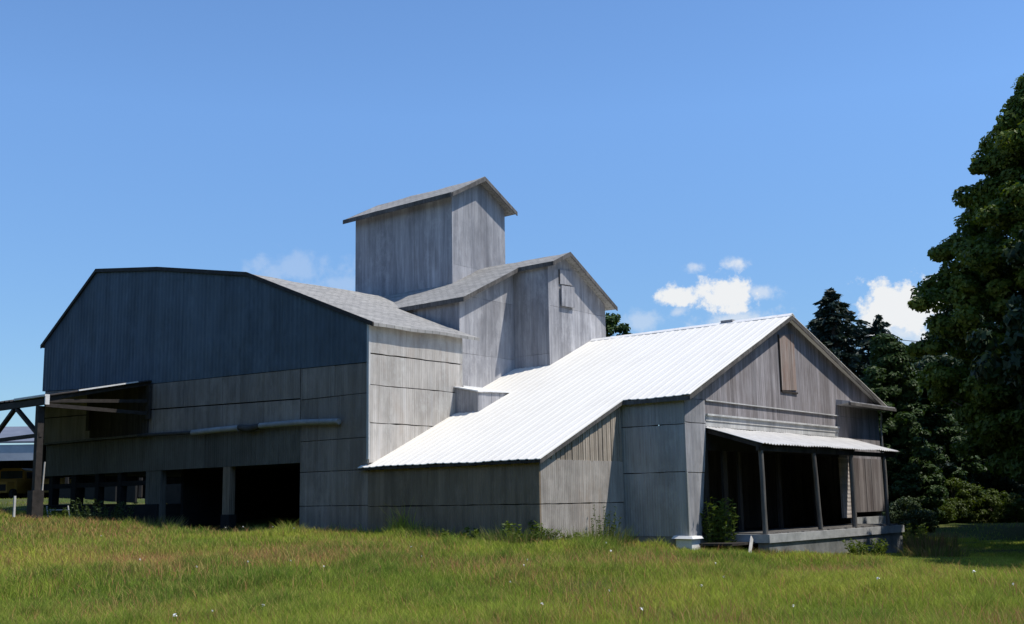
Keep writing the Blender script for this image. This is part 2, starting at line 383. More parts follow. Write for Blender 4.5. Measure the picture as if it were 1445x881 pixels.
# ------------------------------------------------------------------ white-roofed house
YS, A, ZB = -3.965, 2.12, -1.06
YR, ZR, YW, ZWR = 6.70, 5.88, 14.41, 3.33
SL = .448; SR = (ZR - 3.24) / (14.71 - YR)
def wz(y): return ZR - SL * (YR - y) if y <= YR else ZR - SR * (y - YR)
XF, YF, ZF, NX, NY = (1, 0, 0), (0, 1, 0), (0, 0, 1), (1, 0, 0), (0, -1, 0)
W = thing('storehouse', (-3, 5, -1.5), 'weathered low storehouse with a bright white ribbed metal roof and an open front porch', 'building')
TH = .04      # roof sheet above the plane of the rafters
def wob(x, y, k=1.0):
    return k * (.010*math.sin(x*1.27 + y*.6) + .008*math.sin(x*2.9 - y*.9 + 1) + .006*math.sin(y*2.3 + x*.31) + .005*math.sin(x*6.1 + y*3.3))
def ribbed(mb, x0, x1, ya, yb, zf, pitch=.30, rh=.013, mi=0, along='x', thick=.02):
    """ribbed metal sheet, ribs run from ya to yb"""
    prof = []
    x = x0
    while x < x1 - 1e-6:
        w = min(pitch, x1 - x)
        prof.append((x, 0));
        if w > .1: prof += [(x + w - .15, 0), (x + w - .10, rh), (x + w - .06, rh), (x + w - .01, 0)]
        x += pitch
    prof.append((x1, 0))
    n = len(prof); vs = []; nr = 7
    rows = [ya + (yb - ya) * k / (nr - 1) for k in range(nr)]
    for dzz in (0, -thick):
        for yy in rows:
            for (px, h) in prof:
                zz = zf(yy) + h + dzz + wob(px, yy, .8)
                vs.append((px, yy, zz) if along == 'x' else (yy, px, zz))
    B_ = nr * n; f = []
    for q in range(nr - 1):
        for i in range(n - 1):
            f.append((q*n+i, q*n+i+1, (q+1)*n+i+1, (q+1)*n+i)); f.append((B_+q*n+i, B_+(q+1)*n+i, B_+(q+1)*n+i+1, B_+q*n+i+1))
        f.append((q*n, (q+1)*n, B_+(q+1)*n, B_+q*n)); f.append((q*n+n-1, B_+q*n+n-1, B_+(q+1)*n+n-1, (q+1)*n+n-1))
    for i in range(n - 1):
        f.append((i, B_+i, B_+i+1, i+1)); t_ = (nr-1)*n; f.append((t_+i, t_+i+1, B_+t_+i+1, B_+t_+i))
    mb.add(vs, f, mi)
ZFN = lambda y: wz(y) + TH
OV = .30
r = MB()
ribbed(r, -9.75, -8.90, -3.90, YR, ZFN)
ribbed(r, -8.90, -A + .19, YS - .16, YR, ZFN)
ribbed(r, -A + .19, OV, -.17, YR, ZFN)
ribbed(r, -9.75, OV, YR, 14.74, ZFN)
roof = r.build('roof', M['white'], W)
r = MB()
x = -7.8
while x < OV - .1:
    x2 = min(x + 1.9, OV + .02)
    r.prism([(-.17, -.17*SL - .012 + .075), (0, .09), (.17, -.17*SR - .012 + .075), (.17, -.17*SR + .045), (0, .062), (-.17, -.17*SL + .045)], (x, YR, ZR), YF, ZF, XF, 0, x2 - x - .012)
    x = x2
r.build('ridge_cap', M['whitetrim'], roof)
r = MB()     # fascia boards along rakes and eaves
def rake(mb, x, ya, yb, w=.17, t=.035, drop=.0):
    mb.prism([(ya, wz(ya) - drop), (ya, wz(ya) - drop - w), (yb, wz(yb) - drop - w), (yb, wz(yb) - drop)], (x, 0, 0), YF, ZF, XF, -t, 0)
rake(r, OV - .01, -.15, YR, .12); rake(r, OV - .01, YR, 14.70, .12)
rake(r, -A + .18, YS - .14, -.16, .10)
r.box(-A + .17, OV - .05, -.165, -.13, wz(-.15) - .12, wz(-.15) - .01)
r.build('fascia', M['fasc'], roof)
r = MB()
r.box(-8.88, -A + .17, YS - .15, YS - .12, wz(YS - .15) - .06, wz(YS - .15) + .0)
xx = -8.6
while xx < -A: r.box(xx, xx + .06, YS - .12, YS - .01, wz(YS) - .14, wz(YS) - .04); xx += .61
r.build('eave_board', M['darkwood'], roof)
r = MB(); r.box(-2.30, -1.85, YR - .1, YR + .12, ZR + .05, ZR + .125); r.build('ridge_vent', M['felt'], roof)
# soffit under the front rake
# walls ------------------------------------------------------------
O0 = (0, 0, 0)
opening = (1.22, 10.52, 1.34)
mb = MB()        # board front, above the porch and gable
gab = [(.0, 2.38), (YW, 2.38), (YW, wz(YW) - .01), (YR, ZR - .01), (0.0, wz(0) - .01)]
sheets(mb, [(0.0, 2.78), (YW, 2.78), (YW, wz(YW)), (YR, ZR), (0, wz(0))], O0, YF, ZF, NX, [], [], t=(-.06, .0), jit=0)
mb.prism([(1.15, 2.36), (10.5, 2.36), (10.5, 2.768), (1.15, 2.768)], O0, YF, ZF, NX, -.06, .006)
mb.prism([(10.5, 1.30), (YW, 1.30), (YW, 2.775), (10.5, 2.775)], O0, YF, ZF, NX, -.06, -.004)
mb.build('gable_wall', M['boards'], W)
mb = MB()        # ridged siding band over the porch roof
mb.prism([(1.15, 2.18), (10.5, 2.18), (10.5, 2.35), (1.15, 2.35)], O0, YF, ZF, NX, -.06, .035)
mb.prism([(1.15, 2.02), (10.5, 2.02), (10.5, 2.17), (1.15, 2.17)], O0, YF, ZF, NX, -.06, .012)
mb.bar((.06, 1.15, 2.36), (.06, 10.5, 2.36), .07, .05); mb.bar((.04, 1.15, 2.775), (.04, 10.5, 2.775), .05, .03)
mb.build('siding_band', M['trimtin'], W)
mb = MB(); mb.prism([(1.15, 1.34), (10.5, 1.34), (10.5, 2.01), (1.15, 2.01)], O0, YF, ZF, NX, -.06, .008); mb.build('lintel_painted_shade', M['dark'], W)  # near-black wall strip, porch roof shade is put into its colour
mb = MB()        # metal sheets wrapping the front left corner
sheets(mb, [(0, ZB), (.70, ZB), (1.14, 1.74), (1.14, 2.765), (0, 2.765)], O0, YF, ZF, NX, [.7, 2.1], [], t=(-.05, .012))
mb.build('corner_sheet', M['felt'], W)
mb = MB()        # door jamb beside the corner
mb.prism([(.72, ZB), (1.2, ZB), (1.22, 1.74), (1.16, 1.74)], O0, YF, ZF, NX, -.08, .0)
mb.build('jamb', M['darkwood'], W)
mb = MB()        # plank door right of the porch
sheets(mb, [(11.55, -.62), (YW, -.62), (YW, 1.31), (11.55, 1.31)], O0, YF, ZF, NX, [], [12.1, 12.75, 13.3, 13.9], t=(-.05, .01), gap=.05)
mb.build('plank_wall', M['barnwood'], W)
mb = MB()
mb.prism([(10.55, -.80), (11.53, -.80), (11.53, 1.31), (10.55, 1.31)], O0, YF, ZF, NX, -.06, .0)
for k in range(15):
    z0 = -.80 + k * .14
    mb.prism([(0, z0 + .005), (.02, z0 + .005), (.006, z0 + .135), (0, z0 + .135)], (0, 10.55, 0), XF, ZF, (0, 1, 0), 0, .98)
mb.build('clapboard', M['clap'], W)
mb = MB()
mb.box(-.1, .02, 11.4, YW + .02, -1.95, -.80); mb.build('foundation', M['concrete'], W)
mb = MB(); mb.prism([(-A, 0), (.02, 0), (.02, 1.2), (-.1, 1.2), (-.1, .12), (-A, .12)], (0, 0, 0), XF, YF, ZF, -1.9, ZB - .005); mb.build('foundation', M['foundation'], W)
mb = MB()        # left side wall of the house
sheets(mb, [(-A, ZB), (0.01, ZB), (0.01, wz(0) - .04), (-A, wz(0) - .04)], O0, XF, ZF, NY, [.72, 2.05], [], t=(-.05, .015), jit=.006)
mb.build('side_wall', M['sidetin'], W)
mb = MB()        # end wall of the lean-to
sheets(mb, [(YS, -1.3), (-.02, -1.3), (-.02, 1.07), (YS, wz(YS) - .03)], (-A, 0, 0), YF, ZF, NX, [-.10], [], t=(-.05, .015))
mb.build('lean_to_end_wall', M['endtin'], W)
mb = MB(); yy = YS + .02
while yy < -.04:      # old ribbed sheet above, rib by rib
    yb = min(yy + .105, -.03)
    mb.prism([(yy, max(1.06 + random.uniform(-.03, .01), min(1.06, wz(yy) - .06))), (yb - .02, 1.06 + random.uniform(-.03, .01)), (yb - .02, max(wz(yb) - .04, 1.075)), (yy, max(wz(yy) - .04, 1.075))], (-A, 0, 0), YF, ZF, NX, -.05, .02 + random.uniform(-.012, .012))
    yy += .105
mb.prism([(YS + .1, 1.0), (-.03, 1.0), (-.03, wz(-.03) - .06), (YS + .1, 1.02)], (-A, 0, 0), YF, ZF, NX, -.08, -.03)
mb.build('ribbed_sheet', M['brownrib'], W)
mb = MB()
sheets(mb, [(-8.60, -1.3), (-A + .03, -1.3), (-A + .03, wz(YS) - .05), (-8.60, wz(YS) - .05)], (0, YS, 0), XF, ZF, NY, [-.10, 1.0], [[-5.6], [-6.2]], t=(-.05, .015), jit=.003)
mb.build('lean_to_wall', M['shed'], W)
mb = MB()        # hidden sides and inner floor
mb.box(-9.7, -.1, YW - .1, YW, -1.9, wz(YW) - .03)
mb.box(-9.9, -9.75, 4.2, YW - .1, -1.9, 5.0)
mb.build('rear_wall', M['barnwood'], W)
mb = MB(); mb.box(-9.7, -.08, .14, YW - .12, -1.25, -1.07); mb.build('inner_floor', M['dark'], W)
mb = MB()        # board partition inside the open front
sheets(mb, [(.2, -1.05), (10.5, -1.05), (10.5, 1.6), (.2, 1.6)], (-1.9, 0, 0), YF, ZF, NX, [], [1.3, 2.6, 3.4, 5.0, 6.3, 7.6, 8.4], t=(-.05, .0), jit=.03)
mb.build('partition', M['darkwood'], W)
for ya, yb in ((2.05, 2.3), (3.0, 3.16), (5.6, 5.8), (8.3, 8.45)):
    mb = MB(); mb.box(-.06, .02, ya, yb, -1.05, 1.34); mb.build('inner_post', M['darkwood'], W)
# gable hatch
h = MB(); h.prism([(6.19, 3.40), (7.30, 3.47), (7.30, 5.36), (6.19, 5.22)], O0, YF, ZF, NX, .001, .03); h = h.build('gable_hatch', M['hatch'], W)
t = MB(); t.box(.0, .05, 6.13, 6.185, 3.36, 5.22); t.box(.0, .05, 6.13, 7.34, 3.345, 3.395)
t.build('hatch_frame', M['darkwood'], h)
# pent over the right hand bay
p = MB()
p.prism([(0, 3.36), (.52, 3.27), (.52, 3.22), (0, 3.16)], (0, 10.52, 0), XF, ZF, YF, 0, 4.30)
pent = p.build('pent_roof', M['felt'], W)
p = MB(); p.box(.46, .55, 10.50, 14.86, 3.12, 3.225); p.build('pent_fascia', M['fasc'], pent)
# downpipe at right corner
p = MB(); p.tube([(.10, 14.47, 3.1), (.10, 14.47, 2.9), (.06, 14.46, 2.6), (.06, 14.46, 1.0)], .035, 8); p.build('downpipe', M['pipe'], W)
# porch -----------------------------------------------------------
p = MB()
ribbed(p, 1.12, 11.42, .02, 1.80, lambda x: 1.97 - (x / 1.78) * .53 + .02, pitch=.19, rh=.026, along='y', thick=.015)
pr = p.build('porch_roof', M['porchtin'], W)
p = MB()
for yy in (1.2, 4.9, 7.65, 11.3): p.bar((.05, yy, 1.88), (1.72, yy, 1.385), .06, .11)
p.bar((1.60, 1.15, 1.33), (1.60, 11.35, 1.33), .09, .14); p.bar((.75, 1.15, 1.68), (.75, 11.35, 1.68), .05, .07)
p.build('porch_beam', M['darkwood'], pr)
for (ya, yb, w) in ((1.34, 1.42, .17), (4.80, 5.05, .17), (7.62, 7.66, .19), (10.46, 10.50, .16)):
    p = MB(); p.tube([(1.60, ya, 1.27), (1.60, ya*.68 + yb*.32, .5), (1.585, ya*.33 + yb*.67, -.3), (1.58, yb, -1.03)], [w*.42, w*.43, w*.43, w*.46], 6); p.build('porch_post', M['post'], W)
p = MB()
p.add([(-.05,1.33,-1.27),(1.74,1.33,-1.27),(1.74,11.55,-1.30),(-.05,11.55,-1.30),(-.05,1.33,-1.04),(1.74,1.33,-1.04),(1.74,11.55,-1.06),(-.05,11.55,-1.06)],
      [(0,3,2,1),(4,5,6,7),(0,1,5,4),(1,2,6,5),(2,3,7,6),(3,0,4,7)])
deck = p.build('porch_deck', M['concrete'], W)
p = MB(); p.box(1.35, 1.68, 1.40, 11.50, -2.2, -1.285); p.box(.0, 1.35, 11.2, 11.50, -2.2, -1.285); p.build('deck_wall', M['foundation2'], deck)
p = MB()
for k in range(22):
    yy = 1.5 + k * .45; p.box(-.04, 1.66 - random.uniform(0, .12), yy, yy + .43, -1.05, -1.018 + random.uniform(0, .008))
p.build('deck_boards', M['post'], deck)
p = MB(); p.box(.3, 1.3, .0, 1.30, -1.30, -1.24); p.box(.0, .06, .0, 1.3, -1.8, -1.3); p.build('step_beam', M['darkwood'], W)
p = MB(); p.prism([(1.42, -1.75), (1.50, -1.72), (1.42, -1.05), (1.40, -1.12)], O0, YF, ZF, NX, 0, .05) if 0 else p.bar((1.5, .55, -1.62), (1.3, 1.15, -1.12), .14, .03, up=(1, 0, 0)); 
brace = p.build('leaning_board', M['palewood']); tag(brace, 'short bleached board leaning against the left end of the porch deck', 'board')
p = MB(); p.box(-.36, .14, -.12, .33, -1.95, -1.13); p.add([(-.46,-.2,-1.11),(.22,-.2,-1.12),(.22,.42,-1.12),(-.46,.42,-1.11),(-.4,-.14,-1.03),(.17,-.14,-1.05),(.17,.36,-1.05),(-.4,.36,-1.03)],
      [(0,3,2,1),(4,5,6,7),(0,1,5,4),(1,2,6,5),(2,3,7,6),(3,0,4,7)]); p.build('corner_pier', M['whitetrim'], W)
# small boxed-in cricket on the white roof against the barn
dz = lambda y: wz(y) + TH
X1 = -7.55
d = MB()
sheets(d, [(-8.62, dz(-.12) - .02), (X1, dz(-.12) - .02), (X1, 3.50), (-8.62, 3.72)], (0, -.12, 0), XF, ZF, NY, [], [-8.2, -7.8], t=(-.05, .01), jit=.008)
dorm = d.build('roof_box', M['felt'], W)
d = MB()
sheets(d, [(-.11, dz(-.11) - .03), (1.42, dz(1.42) - .03), (1.42, 3.56), (-.11, 3.50)], (X1, 0, 0), YF, ZF, NX, [], [.25, .55, .95], t=(-.05, .0), jit=.006, gap=.05)
d.build('box_side', M['felt'], dorm)
d = MB(); d.add([(-8.6,-.2,3.73),(X1+.06,-.2,3.50),(X1+.06,1.52,3.57),(-9.45,1.9,3.80),(-9.45,1.1,3.78),(-8.6,1.1,3.74)] + [(-8.6,-.2,3.77),(X1+.06,-.2,3.54),(X1+.06,1.52,3.61),(-9.45,1.9,3.84),(-9.45,1.1,3.82),(-8.6,1.1,3.78)],
      [(5,4,3,2,1,0),(6,7,8,9,10,11)] + [(i,(i+1)%6,6+(i+1)%6,6+i) for i in range(6)])
d.build('box_roof', M['whitetrim'], dorm)

# ------------------------------------------------------------------ big grey barn
XG, ZG, SG = -8.58, 5.54, .392
B = thing('barn', (-18, 4, -.8), 'huge barn with a dark slate blue gable, open bays below and grey shingle roof', 'building')
FP = (0, YS, 0)
prof = [(-28.40, 6.86), (-24.46, 9.47), (-20.06, 8.89), (-14.62, 7.89), (XG, ZG - .02)]
seam = [(-28.4, 4.86), (-20.1, 4.52), (-11.75, 4.33), (XG, 4.25)]
def seam_z(x):
    return float(np.interp(x, [p[0] for p in seam], [p[1] for p in seam]))
mb = MB()
vc = [-28.4, -26.5, -24.46, -23.2, -21.2, -20.06, -18.4, -16.5, -14.62, -12.7, -11.75, -10.2, XG]
pz = lambda x: float(np.interp(x, [p[0] for p in prof], [p[1] for p in prof]))
for a, b_ in zip(vc[:-1], vc[1:]):
    mb.prism([(a, seam_z(a)), (b_ - .006, seam_z(b_)), (b_ - .006, pz(b_)), (a, pz(a))], FP, XF, ZF, NY, -.06, .04 + random.uniform(-.004, .004))
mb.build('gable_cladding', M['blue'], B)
mb = MB()
vc = [-28.15, -24.5, -22.2, -20.1, -18.2, -15.9, -13.6, -11.76]
s2 = lambda x: float(np.interp(x, [-28.2, -20.1, -11.75], [3.72, 3.56, 3.35]))
for row in range(2):
    for a, b_ in zip(vc[:-1], vc[1:]):
        lo, hi = ((lambda x: 2.60), s2) if row == 0 else (s2, seam_z)
        g = .02
        mb.prism([(a, lo(a) + g), (b_ - .012, lo(b_) + g), (b_ - .012, hi(b_) - g), (a, hi(a) - g)], FP, XF, ZF, NY, -.05, (.03 if row else .012) + random.uniform(-.01, .01))
for (z0, z1, cs) in ((3.32, 4.29, [-11.74, -10.1, XG]), (1.98, 3.30, [-11.74, -9.9, XG]), (1.01, 1.96, [-11.74, XG]), (-.05, .99, [-11.74, -10.3, XG]), (-1.3, -.07, [-11.74, XG])):
    for a, b_ in zip(cs[:-1], cs[1:]):
        top = (lambda x: seam_z(x) - .02) if z1 > 4 else (lambda x: z1)
        mb.prism([(a, z0), (b_ - .012, z0), (b_ - .012, top(b_)), (a, top(a))], FP, XF, ZF, NY, -.05, .02 + random.uniform(-.01, .01))
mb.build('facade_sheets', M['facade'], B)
mb = MB()
for a, b_ in zip([-28.0, -25.2, -22.1, -19.6, -16.9, -14.3], [-25.2, -22.1, -19.6, -16.9, -14.3, -11.76]):
    mb.prism([(a, 1.31), (b_ - .014, 1.31), (b_ - .014, 2.585), (a, 2.585)], FP, XF, ZF, NY, -.14, -.03 + random.uniform(-.012, .012))
mb.prism([(-20.6, -1.0), (-19.62, -1.0), (-19.62, 1.305), (-20.6, 1.305)], FP, XF, ZF, NY, -.3, -.06)
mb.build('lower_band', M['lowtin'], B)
mb = MB(); mb.prism([(-28.3, 2.60), (-20.2, 2.60), (-20.2, 2.68), (-28.3, 2.66)], FP, XF, ZF, NY, -.1, .16); mb.build('drip_ledge', M['lowtin'], B)
mb = MB(); mb.box(-15.88, -15.50, YS + .05, YS + .28, -.30, 1.305); pil = mb.build('pillar', M['shed'], B)
mb = MB(); mb.box(-15.92, -15.45, YS + .02, YS + .32, -1.2, -.30); mb.build('pillar_base', M['dark'], pil)
for xx, w in ((-27.75, .3), (-26.0, .36), (-24.2, .26), (-22.6, .26)):
    mb = MB(); mb.box(xx, xx + w, YS + .1, YS + .1 + w, -.6, 1.305); mb.build('support_post', M['dark'], B)
mb = MB(); mb.box(-27.9, -20.62, YS + .12, YS + .3, .80, .98); mb.build('rail_beam', M['dark'], B)
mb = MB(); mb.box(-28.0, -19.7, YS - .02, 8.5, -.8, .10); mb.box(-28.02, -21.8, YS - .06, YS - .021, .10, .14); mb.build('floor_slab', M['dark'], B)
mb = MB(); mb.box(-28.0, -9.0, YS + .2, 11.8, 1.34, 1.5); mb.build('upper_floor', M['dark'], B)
mb = MB()      # right wall, facing the sun
sheets(mb, [(YS - .02, 1.2), (.25, 1.2), (.25, ZG - .08), (YS - .02, ZG - .08)], (XG, 0, 0), YF, ZF, NX, [2.40, 3.56, 4.52], [], t=(-.06, .02), jit=.014, gap=.03)
mb.build('right_wall', M['tin'], B)
mb = MB(); mb.box(XG - .06, XG + .03, YS - .045, YS + .02, 1.30, ZG - .06); mb.build('corner_trim', M['trimtin'], B)
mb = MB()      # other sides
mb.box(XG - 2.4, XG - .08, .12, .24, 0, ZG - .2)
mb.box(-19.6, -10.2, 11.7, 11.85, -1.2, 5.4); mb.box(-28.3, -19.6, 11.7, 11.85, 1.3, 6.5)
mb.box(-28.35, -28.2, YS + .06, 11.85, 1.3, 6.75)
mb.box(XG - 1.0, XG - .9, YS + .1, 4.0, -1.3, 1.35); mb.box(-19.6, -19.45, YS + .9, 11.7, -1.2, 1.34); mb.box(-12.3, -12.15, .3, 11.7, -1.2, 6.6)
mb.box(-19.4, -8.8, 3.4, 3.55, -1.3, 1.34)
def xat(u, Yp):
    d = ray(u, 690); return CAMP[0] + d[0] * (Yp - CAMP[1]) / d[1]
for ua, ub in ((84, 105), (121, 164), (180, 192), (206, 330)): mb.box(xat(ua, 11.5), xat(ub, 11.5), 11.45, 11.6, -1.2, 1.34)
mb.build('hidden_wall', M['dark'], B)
mb = MB()      # roof slabs
def grid_slab(mb, fn, na, nb, t):
    vs = []
    for dzz in (0, -t):
        for i in range(na + 1):
            for j in range(nb + 1):
                p = fn(i/na, j/nb); e = 1.5 if i in (0, na) else 1.0
                vs.append((p[0], p[1], p[2] + dzz + wob(p[0], p[1], 1.0*e)))
    m_ = nb + 1; B_ = (na + 1) * m_; f = []
    for i in range(na):
        for j in range(nb):
            f.append((i*m_+j, i*m_+j+1, (i+1)*m_+j+1, (i+1)*m_+j)); f.append((B_+i*m_+j, B_+(i+1)*m_+j, B_+(i+1)*m_+j+1, B_+i*m_+j+1))
        f.append((i*m_, (i+1)*m_, B_+(i+1)*m_, B_+i*m_)); f.append((i*m_+nb, B_+i*m_+nb, B_+(i+1)*m_+nb, (i+1)*m_+nb))
    for j in range(nb):
        f.append((j, B_+j, B_+j+1, j+1)); t_ = na*m_; f.append((t_+j, t_+j+1, B_+t_+j+1, B_+t_+j))
    p0, p1, p2 = [np.array(fn(*q)) for q in ((0, 0), (1, 0), (0, 1))]
    if np.cross(p1 - p0, p2 - p0)[2] > 0: f = [tuple(reversed(q)) for q in f]
    mb.add(vs, f)
def slab(mb, x0, z0, x1, z1, y0, y1, t=.10, mi=0):
    grid_slab(mb, lambda a, b: (x0 + (x1 - x0)*a, y0 + (y1 - y0)*b, z0 + (z1 - z0)*a), 5, max(2, int((y1 - y0)/.5)), t)
def roof_uv(o):
    me = o.data; at = me.attributes.new('roof_uv', 'FLOAT_VECTOR', 'CORNER')
    vals = []
    for p in me.polygons:
        n = p.normal
        for li in p.loop_indices:
            c = me.vertices[me.loops[li].vertex_index].co
            if abs(n.x) > abs(n.y): vals += [c.y, c.x * math.hypot(1, n.x / max(n.z, .2)), 0]
            else: vals += [c.x, c.y * math.hypot(1, n.y / max(n.z, .2)), 0]
    at.data.foreach_set('vector', vals)
g1 = lambda x: ZG + SG * (XG - x)
slab(mb, -12.4, g1(-12.4), -14.62, g1(-14.62), YS - .10, 12.0)
slab(mb, XG + .26, g1(XG + .26), -12.4, g1(-12.4), YS - .10, .86)
slab(mb, -14.62, g1(-14.62), -20.06, 8.91, YS - .10, 12.0); slab(mb, -20.06, 8.91, -24.46, 9.49, YS - .10, 12.0)
slab(mb, -24.46, 9.49, -28.62, 6.82, YS - .10, 12.0)
br_ = mb.build('roof', M['shingle'], B); roof_uv(br_)
mb = MB()
xs = [XG + .26, -14.62, -20.06, -24.46, -28.62]; zs = [g1(XG + .26), g1(-14.62), 8.91, 9.49, 6.82]
for i in range(4):
    mb.prism([(xs[i], zs[i] - .13), (xs[i+1], zs[i+1] - .13), (xs[i+1], zs[i+1] + .012), (xs[i], zs[i] + .012)], FP, XF, ZF, NY, .06, .115)
mb.build('rake_trim', M['steel'], br_)
# the long pale pipe
mb = MB()
mb.tube([(-17.4, YS - .17, 2.55), (-16.0, YS - .18, 2.57), (-14.75, YS - .17, 2.57)], .10, 12)
mb.tube([(-13.6, YS - .17, 2.58), (-11.5, YS - .17, 2.57), (-9.75, YS - .16, 2.50)], .095, 12)
pp = mb.build('wall_pipe', M['pipe'], B)
mb = MB(); mb.tube([(-20.9, YS - .12, 2.62), (-19.5, YS - .15, 2.60), (-17.4, YS - .15, 2.56)], .07, 8)
mb.build('torn_wrap', M['tar'], pp); mb = MB()
mb.tube([(-14.8, YS - .14, 2.60), (-14.2, YS - .16, 2.52), (-13.5, YS - .14, 2.59)], [.10, .13, .10], 8)
mb.build('torn_wrap', M['tar'], pp)
mb = MB(); mb.prism([(-24.45, 2.72), (-20.4, 2.62), (-20.4, 4.46), (-24.45, 4.58)], FP, XF, ZF, NY, .035, .075)  # dark brown panel on the facade, between two upright bars
dr = mb.build('dark_panel', M['darkwood'], B)
mb = MB(); mb.box(-24.6, -24.4, YS - .16, YS - .08, 3.0, 4.6); mb.build('panel_post', M['steel'], dr); mb = MB(); mb.box(-20.45, -20.2, YS - .16, YS - .08, 3.2, 4.5); mb.build('panel_post', M['steel'], dr)

# loading canopy left
CN = thing('loading_canopy', (-24, -6.5, 0), 'long lean-to canopy with a braced timber post standing left of the dark barn', 'canopy')
cz = lambda y: 4.62 + (y - YS) * (4.62 - 3.80) / (8.0 + YS)
mb = MB(); ribbed(mb, -34.0, -20.25, -8.05, YS - .05, lambda y: cz(y) + .03, pitch=.35, rh=.03, thick=.025)
cr = mb.build('canopy_roof', M['steel'], CN)
mb = MB()
mb.bar((-34, -8.0, 3.64), (-20.4, -8.0, 3.64), .12, .22)
mb.bar((-20.4, -8.0, 3.52), (-20.4, YS - .12, 3.42), .1, .13); mb.bar((-20.4, -8.0, 3.66), (-20.4, YS - .12, 3.88), .1, .12)
for xx in (-33.2, -30, -27, -24, -20.4): mb.bar((xx, -8.0, cz(-8) - .07), (xx, YS - .1, cz(YS) - .07), .09, .15)
mb.build('canopy_beam', M['steel'], CN)
mb = MB(); mb.box(-20.26, -20.20, -8.1, -7.95, 3.52, 3.80); mb.box(-22.4, -20.2, -8.12, -7.95, 3.80, 3.87); mb.bar((-20.22, -6.9, 4.08), (-20.22, -4.6, 4.55), .06, .05); mb.build('edge_flashing', M['whitetrim'], CN)
for xx in (-20.72, -27.2):
    mb = MB(); mb.bar((xx, -8.0, 3.5), (xx, -8.0, -.4), .22, .2, up=(1, 0, 0)); mb.box(xx - .2, xx + .16, -8.2, -7.8, -.4, .62); mb.build('canopy_post', M['steel'], CN)
for (xa, za, xb, zb_) in ((-22.35, 3.5, -20.8, 2.55), (-22.55, 3.5, -24.1, 2.5), (-25.3, 3.5, -27.1, 2.55)):
    mb = MB(); mb.bar((xa, -8.0, za), (xb, -8.0, zb_), .11, .14, up=(0, 1, 0)); mb.build('canopy_brace', M['steel'], CN)
mb = MB(); mb.bar((-27.2, -8.0, 2.42), (-20.6, -8.0, 2.50), .1, .13); mb.build('canopy_tie', M['steel'], CN)
mb = MB(); mb.tube([(-20.95, -7.7, -.2), (-20.9, -7.65, 1.6)], .03, 6); mb.build('lean_pole', M['palewood'], CN)

# ------------------------------------------------------------------ middle mill house
XM1, XM2, YM, YMR, ZMR, YMW = -7.86, -9.47, 4.14, 5.07, 8.94, 7.72
SM1 = .492; SM2 = .567
mz = lambda y: ZMR - (SM1 * (YMR - y) if y < YMR else SM2 * (y - YMR))
MH = thing('mill_house', (-11, 5, -1), 'grey metal clad middle block with a shingled gable roof, between tower and white roof', 'building')
mb = MB()
sheets(mb, [(YM, 2.0), (YMW, 2.0), (YMW, mz(YMW) - .02), (YMR, ZMR - .02), (YM, mz(YM) - .02)], (XM1, 0, 0), YF, ZF, NX, [6.95], [[5.4], [6.1]], t=(-.05, .0), jit=.004, gap=.008)
mb.build('gable_wall', M['felt'], MH)
mb = MB(); sheets(mb, [(1.12, 2.0), (4.12, 2.0), (4.12, mz(4.12) - .02), (1.12, mz(1.12) - .02)], (XM2, 0, 0), YF, ZF, NX, [5.1, 7.15], [[2.2], [1.9], [2.6]], t=(-.05, .0), jit=.004, gap=.008)
mb.build('lean_to_wall', M['felt'], MH)
mb = MB(); sheets(mb, [(XM2 - .06, 2.0), (XM1, 2.0), (XM1, mz(YM) - .04), (XM2 - .06, mz(YM) - .04)], (0, YM, 0), XF, ZF, NY, [5.2], [-8.7], t=(-.05, .0), jit=.004, gap=.008)
mb.build('side_wall', M['felt'], MH)
mb = MB(); sheets(mb, [(-16, 2.0), (XM2, 2.0), (XM2, mz(1.12) - .03), (-16, mz(1.12) - .03)], (0, 1.12, 0), XF, ZF, NY, [], [-10.8], t=(-.05, .0), jit=.003, gap=.008)
mb.box(-16, XM1 - .06, YMW - .06, YMW - .001, -1, mz(YMW) - .04); mb.box(-16.1, -16, 1.1, YMW, -1, 7.0)
mb.build('long_wall', M['felt'], MH)
mb = MB()
def slab_y(mb, y0, z0, y1, z1, x0, x1, t=.09):
    grid_slab(mb, lambda a, b: (x0 + (x1 - x0)*b, y0 + (y1 - y0)*a, z0 + (z1 - z0)*a), 5, max(2, int((x1 - x0)/.5)), t)
OM = .33
slab_y(mb, .98, mz(.98) + .07, 4.02, mz(4.02) + .07, -16.2, XM2 + OM)
slab_y(mb, 4.02, mz(4.02) + .07, YMR, ZMR + .07, -16.2, XM1 + OM)
slab_y(mb, YMR, ZMR + .07, 8.05, mz(8.05) + .07, -16.2, XM1 + OM)
mr = mb.build('roof', M['shingle'], MH); roof_uv(mr)
mb = MB()
def rk(mb, x, y0, y1, zf, w=.15):
    mb.prism([(y0, zf(y0) + .075), (y0, zf(y0) + .075 - w), (y1, zf(y1) + .075 - w), (y1, zf(y1) + .075)], (x, 0, 0), YF, ZF, XF, 0, .035)
rk(mb, XM1 + OM, 4.02, YMR, mz); rk(mb, XM1 + OM, YMR, 8.05, mz); rk(mb, XM2 + OM, .98, 4.01, mz)
mb.box(XM2 + OM + .002, XM1 + OM + .034, 3.985, 4.018, mz(4.02) - .08, mz(4.02) + .074)
mb.box(-14, XM2 + OM + .034, .945, .978, mz(.98) - .09, mz(.98) + .072)
mb.build('fascia', M['fasc'], mr)
mb = MB(); mb.prism([(4.80, 7.82), (5.62, 7.86), (5.56, 8.40), (4.80, 8.36)], (XM1, 0, 0), YF, ZF, NX, .002, .05)
mb.prism([(4.82, 7.0), (5.62, 7.02), (5.60, 7.80), (4.82, 7.76)], (XM1, 0, 0), YF, ZF, NX, .05, .11)
